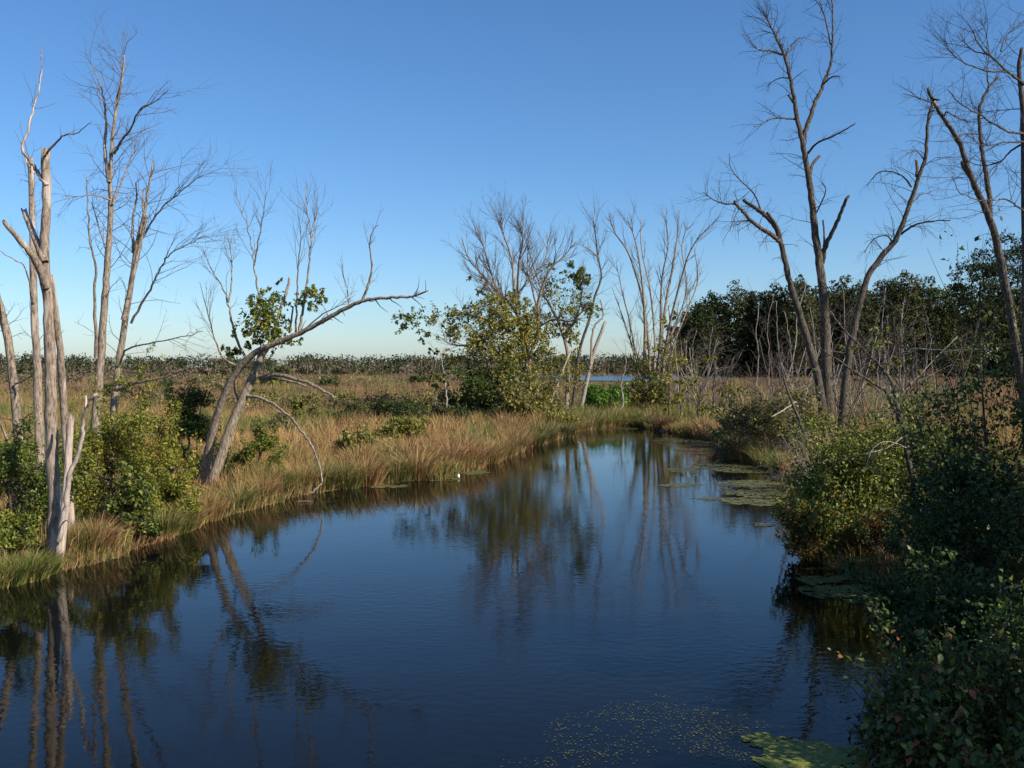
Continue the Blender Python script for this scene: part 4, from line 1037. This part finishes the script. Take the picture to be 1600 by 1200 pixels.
# unseen broadleaf trees added just outside the right edge to throw shade there
def leafy_tree(name, label, x, y, h, rx, n, size, pal, group=None, trunk_w=.28, z_low=.3, lumps=34, mat='leaf', bark='darkbark', branch=8, ry=None, lr=(.16, .34), fill=0.0):
    ry = ry or rx * .9
    zb = g1(x, y); o = np.array([x, y, zb])
    e = empty(name, o, label, 'tree', group)
    a = rng.random(lumps) * 6.283; s = rng.random(lumps) * 2 - 1
    rad = .55 + .42 * rng.random(lumps); hw = (1 - z_low) * h * .5; zc = z_low * h + hw
    ce = np.sqrt(1 - s ** 2)
    C = np.stack([np.cos(a) * ce * rx * rad, np.sin(a) * ce * ry * rad, zc + s * hw * rad], -1)
    r = rx * (lr[0] + (lr[1] - lr[0]) * rng.random(lumps))
    which = rng.choice(lumps, n, p=r ** 2 / (r ** 2).sum())
    d = unit(rng.normal(0, 1, (n, 3)))
    P = C[which] + d * (.35 + .65 * rng.random(n) ** .5)[:, None] * r[which][:, None] * np.array([1.15, 1.15, .8])
    nf = int(n * fill)
    if nf:   # leaves spread through the whole crown
        dd = unit(rng.normal(0, 1, (nf, 3))) * (rng.random(nf) ** .4)[:, None] * .88
        P[:nf] = np.array([0, 0, zc]) + dd * np.array([rx, ry, hw]) + rng.normal(0, .06, (nf, 3)) * rx
    g = Geo(); leaves(g, P, size, pal, unit(P - np.array([0, 0, zc])) * .6)
    lp = np.array([pick(pal, 1, .2)[0] for _ in range(lumps)])
    g.C[-1] = g.C[-1] * .5 + lp[np.repeat(which, 4)] * .5
    mesh_obj('crown', g.mesh('crown', M[mat], smooth=False), e, kind='stuff')
    gg = Geo(); T = catmull(np.array([(0, 0, -.3), (rng.normal(0, .1), rng.normal(0, .1), h * .35), (rng.normal(0, .2), 0, h * .75)]), 5)
    tube(gg, T, np.linspace(trunk_w, trunk_w * .3, len(T)), 8, lump=.06); mesh_obj('trunk', gg.mesh('trunk', M[bark]), e)
    for i in range(branch):
        c = C[rng.integers(lumps)]; q = T[int(len(T) * rng.uniform(.35, .9))]
        Q = catmull(np.array([q, (q + c) * .5 + np.array([0, 0, .05 * h]), c]), 3)
        g3 = Geo(); tube(g3, Q, np.linspace(trunk_w * .4, trunk_w * .08, len(Q)), 5); mesh_obj('limb', g3.mesh('limb', M[bark]), e)
leafy_tree('shade_tree', 'unseen leafy tree added beyond the right edge to shade the near bank', 11.6, 1.9, 9.8, 2.9, 14000, .28, MIDGREEN, z_low=.15, lumps=60)
leafy_tree('shade_tree', 'unseen middle leafy tree added beyond the right edge to shade the foreground bushes', 11.6, 8.4, 8.6, 2.5, 11000, .28, MIDGREEN, z_low=.1, lumps=55)
leafy_tree('shade_tree', 'unseen leafy tree added beyond the right edge to shade the shrubs by the water', 13.4, 12.4, 9.0, 2.6, 11000, .28, MIDGREEN, z_low=.1, lumps=60)

# ------------------------------------------------------------------ the dark wood on the right, tree by tree
WD = [(1092, 468, 62, 'DARK', 'low dark tree at the left end of the far right wood'), (1116, 452, 60, 'DARK', 'rounded dark tree second from the left end of the wood'), (1150, 432, 44, 'OL', 'airy pale topped tree rising near the left end of the wood'), (1182, 446, 60, 'DARK', 'very dark dense tree right of the airy pale topped tree'),
      (1212, 442, 58, 'DARK', 'dark tree in the wood behind the thin white sapling'), (1246, 424, 62, 'MIX', 'tall olive topped tree behind the left-leaning dead tree'), (1282, 440, 60, 'MIX', 'dark tree behind the trunk of the tallest dead tree'), (1312, 430, 58, 'MIX', 'olive tree in the wood right of the tallest dead trunk'),
      (1345, 436, 62, 'MIX', 'brownish green tree behind the right-leaning dead trunk'), (1385, 424, 64, 'MIX', 'broad olive tree in the middle of the far right wood'), (1412, 418, 66, 'MIX', 'highest broad crown in the middle of the far right wood'), (1446, 428, 56, 'DARK', 'dark round crown left of the light green tree in the wood'),
      (1492, 434, 86, 'LT', 'light green round crowned tree in the right part of the wood'), (1532, 380, 92, 'OAK', 'tall black-green oak rising above the wood at the right'), (1590, 355, 110, 'OAK', 'tallest dark oak at the right edge above the wood'), (1572, 442, 80, 'LT', 'light green tree below the tall dark oaks'), (1640, 430, 90, 'LT', 'light green tree cut by the right edge of the view')]
OAKP = [((.024, .036, .014), 4), ((.034, .048, .017), 3)]
WOODP = {'DARK': [((.024, .036, .013), 4), ((.036, .048, .016), 3), ((.05, .055, .02), 1)], 'MIX': [((.058, .068, .022), 3), ((.09, .082, .03), 2.5), ((.032, .042, .014), 3)], 'OL': [((.07, .078, .03), 3), ((.05, .06, .022), 3)], 'LT': [((.072, .09, .025), 4), ((.10, .115, .032), 2), ((.04, .052, .015), 3)], 'OAK': OAKP}
for i, (px, yt, wpx, pk, lb) in enumerate(WD):
    Y = 238 + 10 * rng.random() if pk != 'OAK' else 205
    h = (HOR - yt) / F * Y + CAMZ - .2
    rx = wpx / 2 / F * Y * 1.12
    WP_ = [(tuple(v * 1.25 for v in c_), w_) for c_, w_ in WOODP[pk]]
    leafy_tree('woodland_tree', lb, at(px, Y), Y, h, rx, 8500 if pk != 'OL' else 3500, .64 if pk != 'OAK' else .5, WP_, 'trees of the dark wood on the right', .4, .06 if pk != 'OAK' else .25, 130 if pk != 'OAK' else 110, 'farleaf', 'darkbark', 6, ry=rx * 1.1, lr=(.12, .27) if pk != 'OAK' else (.09, .2), fill=.5 if pk != 'OAK' else .25)
# ranks behind, read as one mass
def crowns(geo, xs, ys, hs, rs, per, size, pals, zlow=.05, lr=.27):
    for x, y, h, r in zip(xs, ys, hs, rs):
        m = 26
        a = rng.random(m) * 6.283; s = rng.random(m) * 2 - 1; ce = np.sqrt(1 - s ** 2); hw = (1 - zlow) * h * .5; zc = zlow * h + hw
        rad = .4 + .5 * rng.random(m)
        C = np.stack([x + np.cos(a) * ce * r * rad, y + np.sin(a) * ce * r * rad, .2 + zc + s * hw * rad], -1)
        wh = rng.integers(0, m, per)
        d = unit(rng.normal(0, 1, (per, 3))); d[:, 2] = d[:, 2] * .9
        P = C[wh] + d * (rng.random(per) ** .4)[:, None] * r * lr
        pal = pals[int(rng.integers(len(pals)))]
        leaves(geo, P, size, pal, unit(P - np.array([x, y, zc])) * .6)
g = Geo()
n = 46
crowns(g, rng.uniform(45, 190, n), rng.uniform(255, 300, n), rng.uniform(17, 23, n), rng.uniform(4.5, 7, n), 600, 1.3, [WOODP['DARK'], WOODP['MIX']])
crowns(g, rng.uniform(42, 175, 60), rng.uniform(246, 262, 60), rng.uniform(5, 11, 60), rng.uniform(3.5, 6, 60), 420, 1.0, [WOODP['DARK']], 0)
mesh_obj('wood_behind', g.mesh('wood_behind', M['farleaf'], smooth=False), label='dark mass of trees behind the front row of the right wood', cat='wood', kind='stuff')
g = Geo()
FARP = [[((.055, .066, .03), 3), ((.043, .054, .025), 3)], [((.066, .062, .027), 3), ((.05, .054, .022), 2)], [((.048, .06, .03), 3), ((.036, .048, .023), 2)], [((.095, .078, .033), 2), ((.065, .06, .026), 2)]]
n = 420
ys = rng.uniform(470, 640, n); xs = rng.uniform(-1, 1, n) * ys * .66
crowns(g, xs, ys, rng.uniform(8.5, 11, n) * (.72 + .3 * vnoise(xs * .012, ys * .01, 4) + .3 * vnoise(xs * .05, ys * .01, 14)), rng.uniform(5, 10, n), 200, 1.15, FARP, lr=.36)
mesh_obj('far_treeline', g.mesh('far_treeline', M['farleaf'], smooth=False), label='low distant treeline along the whole horizon', cat='wood', kind='stuff')
g = Geo()
n = 520
ys = rng.uniform(330, 480, n); xs = rng.uniform(-1, .75, n) * ys * .64
k = ~in_pond(xs, ys, 1.3) & ~((xs / ys > .055) & (xs / ys < .15) & (ys < 380)); xs, ys = xs[k], ys[k]
crowns(g, xs, ys, rng.uniform(1.8, 5.0, len(xs)), rng.uniform(2.5, 5, len(xs)), 80, 1.2, [[((.13, .11, .07), 3), ((.10, .085, .05), 3)], [((.09, .095, .035), 3), ((.06, .075, .028), 3)], [((.15, .12, .085), 3), ((.11, .09, .06), 2)], [((.05, .065, .022), 3)]])
n = 300
ys = rng.uniform(170, 340, n) ; xs = rng.uniform(-.62, .06, n) * ys
k = (fbm(xs * .03, ys * .02, 61) + .0012 * (ys - 250) - .25 * np.clip(xs / ys + .25, 0, 1) > .38); xs, ys = xs[k], ys[k]
crowns(g, xs, ys, rng.uniform(1.0, 3.0, len(xs)), rng.uniform(1.5, 4, len(xs)), 110, .5, [[((.20, .15, .115), 3), ((.15, .115, .08), 3)], [((.14, .135, .05), 3), ((.10, .10, .04), 3)], [((.24, .17, .12), 3), ((.17, .125, .085), 2)], [((.08, .095, .03), 3)]], 0)
mesh_obj('far_brush', g.mesh('far_brush', M['farleaf'], smooth=False), label='grey green brush belt in front of the distant treeline', cat='brush', kind='stuff')
g = Geo()
n = 5200
ys = 72 + 150 * rng.random(n) ** 1.3; xs = rng.uniform(-.62, .12, n) * ys
k = (fbm(xs * .02, ys * .075, 71) > .59) & ~((xs / ys > .06)); xs, ys = xs[k], ys[k]
crowns(g, xs, ys, rng.uniform(.7, 1.5, len(xs)), rng.uniform(.6, 1.5, len(xs)), 42, .22, [GREYOLIVE, [((.17, .12, .075), 3), ((.12, .09, .055), 3)], OLIVE[1:], [((.24, .14, .08), 3), ((.16, .105, .06), 2)], [((.20, .125, .075), 3), ((.26, .16, .09), 2)], DARK[1:]], 0, .4)
mesh_obj('marsh_scrub', g.mesh('marsh_scrub', M['farleaf'], smooth=False), label='bands of grey brown and olive scrub running across the open marsh', cat='scrub', kind='stuff')
g = Geo()
for i in range(190):   # grey standing dead stems in the brush
    Y = rng.uniform(330, 450); x = rng.uniform(-.6, .1) * Y
    tube(g, np.array([(x, Y, 0), (x + rng.normal(0, .4), Y, 4), (x + rng.normal(0, .9), Y, rng.uniform(4.5, 7.5))]), np.array([.09, .07, .03]), 3)
mesh_obj('far_dead_stems', g.mesh('far_dead_stems', M['bark']), label='grey standing dead stems scattered through the distant brush', cat='dead trees', kind='stuff')

# ------------------------------------------------------------------ floating weed, logs and small things
def weed(name, label, patches, size, pal):
    g = Geo()
    for (x, y, rx, ry, n) in patches:
        n = int(n * 1.7); a = rng.random(n) * 6.283; r = np.sqrt(rng.random(n))
        px = x + np.cos(a) * r * rx; py = y + np.sin(a) * r * ry
        k = (fbm(px * (1.2 / rx + .4), py * (1.4 / ry + .8), 41) + .22 * (1 - r) + .16 * (rng.random(n) - .5) + .25 * (fbm(px * 5, py * 5, 43) - .5) > .51) & (chan_dist(px, py) < .1)
        px, py = px[k], py[k]; n2 = len(px)
        if not n2: continue
        s = size * (.5 + rng.random(n2))
        aa = np.arange(6) * math.pi / 3
        th = rng.random(n2)[:, None] * 6 + aa
        rr = s[:, None] * (.7 + .5 * rng.random((n2, 6)))
        V = np.stack([px[:, None] + np.cos(th) * rr * 1.3, py[:, None] + np.sin(th) * rr, .006 + .004 * rng.random((n2, 1)) + np.zeros((n2, 6))], -1).reshape(-1, 3)
        o = np.arange(n2)[:, None] * 6
        g.add(V, np.concatenate([o + [[0, 1, 2, 3]], o + [[0, 3, 4, 5]]]), None, np.repeat(pick(pal, n2, .2), 6, axis=0))
    mesh_obj(name, g.mesh(name, M['weed'], smooth=False), label=label, cat='duckweed', kind='stuff')
WEED = [((.17, .19, .035), 4), ((.12, .14, .03), 3), ((.22, .21, .05), 1)]
def wp(px, py, rx, ry, n):
    Y = CAMZ * F / (py - HOR); return ((px - 800) / F * Y, Y, rx / F * Y, ry * Y * Y / (CAMZ * F), n)
weed('duckweed_mat', 'yellow green duckweed mat floating in the bottom right water', [wp(1245, 1180, 75, 30, 6500), wp(1200, 1156, 40, 10, 1000), wp(1330, 1185, 50, 20, 1500)], .013, WEED)
weed('duckweed_flecks', 'scattered duckweed flecks on the water at bottom centre', [wp(1060, 1150, 210, 60, 650), wp(1050, 1110, 110, 26, 220), wp(900, 1190, 130, 20, 100), wp(1150, 1165, 80, 40, 260)], .0065, [((.13, .135, .035), 3), ((.10, .11, .03), 3)])
weed('duckweed_patch', 'dull green duckweed patch in the shade of the right bush', [wp(1320, 905, 75, 20, 3600), wp(1370, 935, 60, 18, 1800), wp(1290, 925, 40, 12, 600)], .016, [((.15, .15, .035), 3), ((.11, .11, .03), 2)])
weed('duckweed_sheet', 'streaks of green scum on the far end of the channel', [wp(1130, 700, 85, 16, 2500), wp(1080, 690, 60, 8, 900), wp(1150, 730, 70, 9, 1000), wp(1180, 757, 60, 7, 900), wp(1180, 785, 50, 6, 500), wp(1080, 735, 50, 4, 300), wp(930, 669, 70, 4, 900), wp(1060, 758, 40, 3, 200), wp(690, 748, 30, 4, 500), wp(740, 738, 26, 4, 400), wp(1190, 820, 20, 3, 150), wp(1120, 780, 50, 3, 200), wp(600, 760, 40, 3, 300), wp(1175, 770, 50, 12, 700)], .04, [((.12, .115, .045), 3), ((.09, .09, .035), 3), ((.15, .14, .06), 1)])
# brown hummock with a chewed tuft at the far end
Y = 59.5; hx = at(1040, Y)
e = empty('hummock', (hx, Y, -.05), 'brown dead-grass hummock sticking out of the water at the channel end', 'hummock')
g = Geo(); n = 500
a = rng.random(n) * 6.283; r = .8 * np.sqrt(rng.random(n))
lean = np.stack([np.cos(a) * r * 1.0 + .1, np.sin(a) * r], -1)
blades(g, np.stack([np.cos(a) * r * .8, np.sin(a) * r * .6, np.zeros(n)], -1), .7 + .5 * rng.random(n), np.full(n, .035), lean, pick([((.20, .12, .06), 3), ((.10, .06, .035), 3), ((.30, .18, .09), 2)], n))
mesh_obj('dead_grass', g.mesh('dead_grass', M['grass'], smooth=False), e, kind='stuff')
g = Geo(); tube(g, np.array([(0, 0, -.4), (.03, 0, .05), (-.02, 0, .3), (0, 0, .42)]), np.array([.85, .8, .5, .12]), 12, lump=.12); mesh_obj('peat_mound', g.mesh('peat_mound', M['darktwig']), e)
def log(name, label, P, r0, r1, mat, k=8):
    P = catmull(np.array(P, dtype=float), 4); o = P[0].copy()
    g = Geo(); tube(g, P, np.linspace(r0, r1, len(P)), k, lump=.1, jag=.03)
    ob = mesh_obj(name, g.mesh(name, M[mat], o), None, label=label, cat='log'); ob.location = o
p = XZ(1063, 653, 62); q = XZ(1078, 658, 61.5); log('fallen_log', 'pale fallen log lying in the grass behind the hummock', [p, (p + q) / 2 + np.array([0, 0, .04]), q], .1, .07, 'pale')
p = XZ(1054, 608, 70); q = XZ(1061, 596, 70); log('broken_branch', 'white snapped branch sticking up among the far saplings', [p, (p + q) / 2, q], .09, .06, 'pale')
log('floating_stick', 'thin pale stick on the water below the leaning tree', [(-6.3, 28.2, .02), (-6.1, 28.15, .04), (-5.85, 28.2, .03)], .014, .008, 'pale', 6)
# white scrap on the weed by the left bank
Y = CAMZ * F / (746 - HOR); sx = at(716, Y)
m, nt, b = nodes_of('white_scrap'); n1 = noise(nt, coords(nt, (1, 1, 1)), 20); rp = ramp(nt, [(.3, (.7, .68, .62)), (.6, (.85, .84, .8))]); nt.links.new(n1.outputs['Fac'], rp.inputs['Fac']); nt.links.new(rp.outputs[0], b.inputs['Base Color']); b.inputs['Roughness'].default_value = .5
g = Geo(); tube(g, np.array([(0, 0, -.02), (.0, 0, .02), (.01, 0, .07), (.0, 0, .1), (.01, .0, .115)]), np.array([.04, .062, .06, .04, .012]), 10, lump=.12)
ob = mesh_obj('floating_scrap', g.mesh('floating_scrap', m), None, label='small white object floating on weed by the left bank', cat='scrap'); ob.location = (sx, Y, .01)
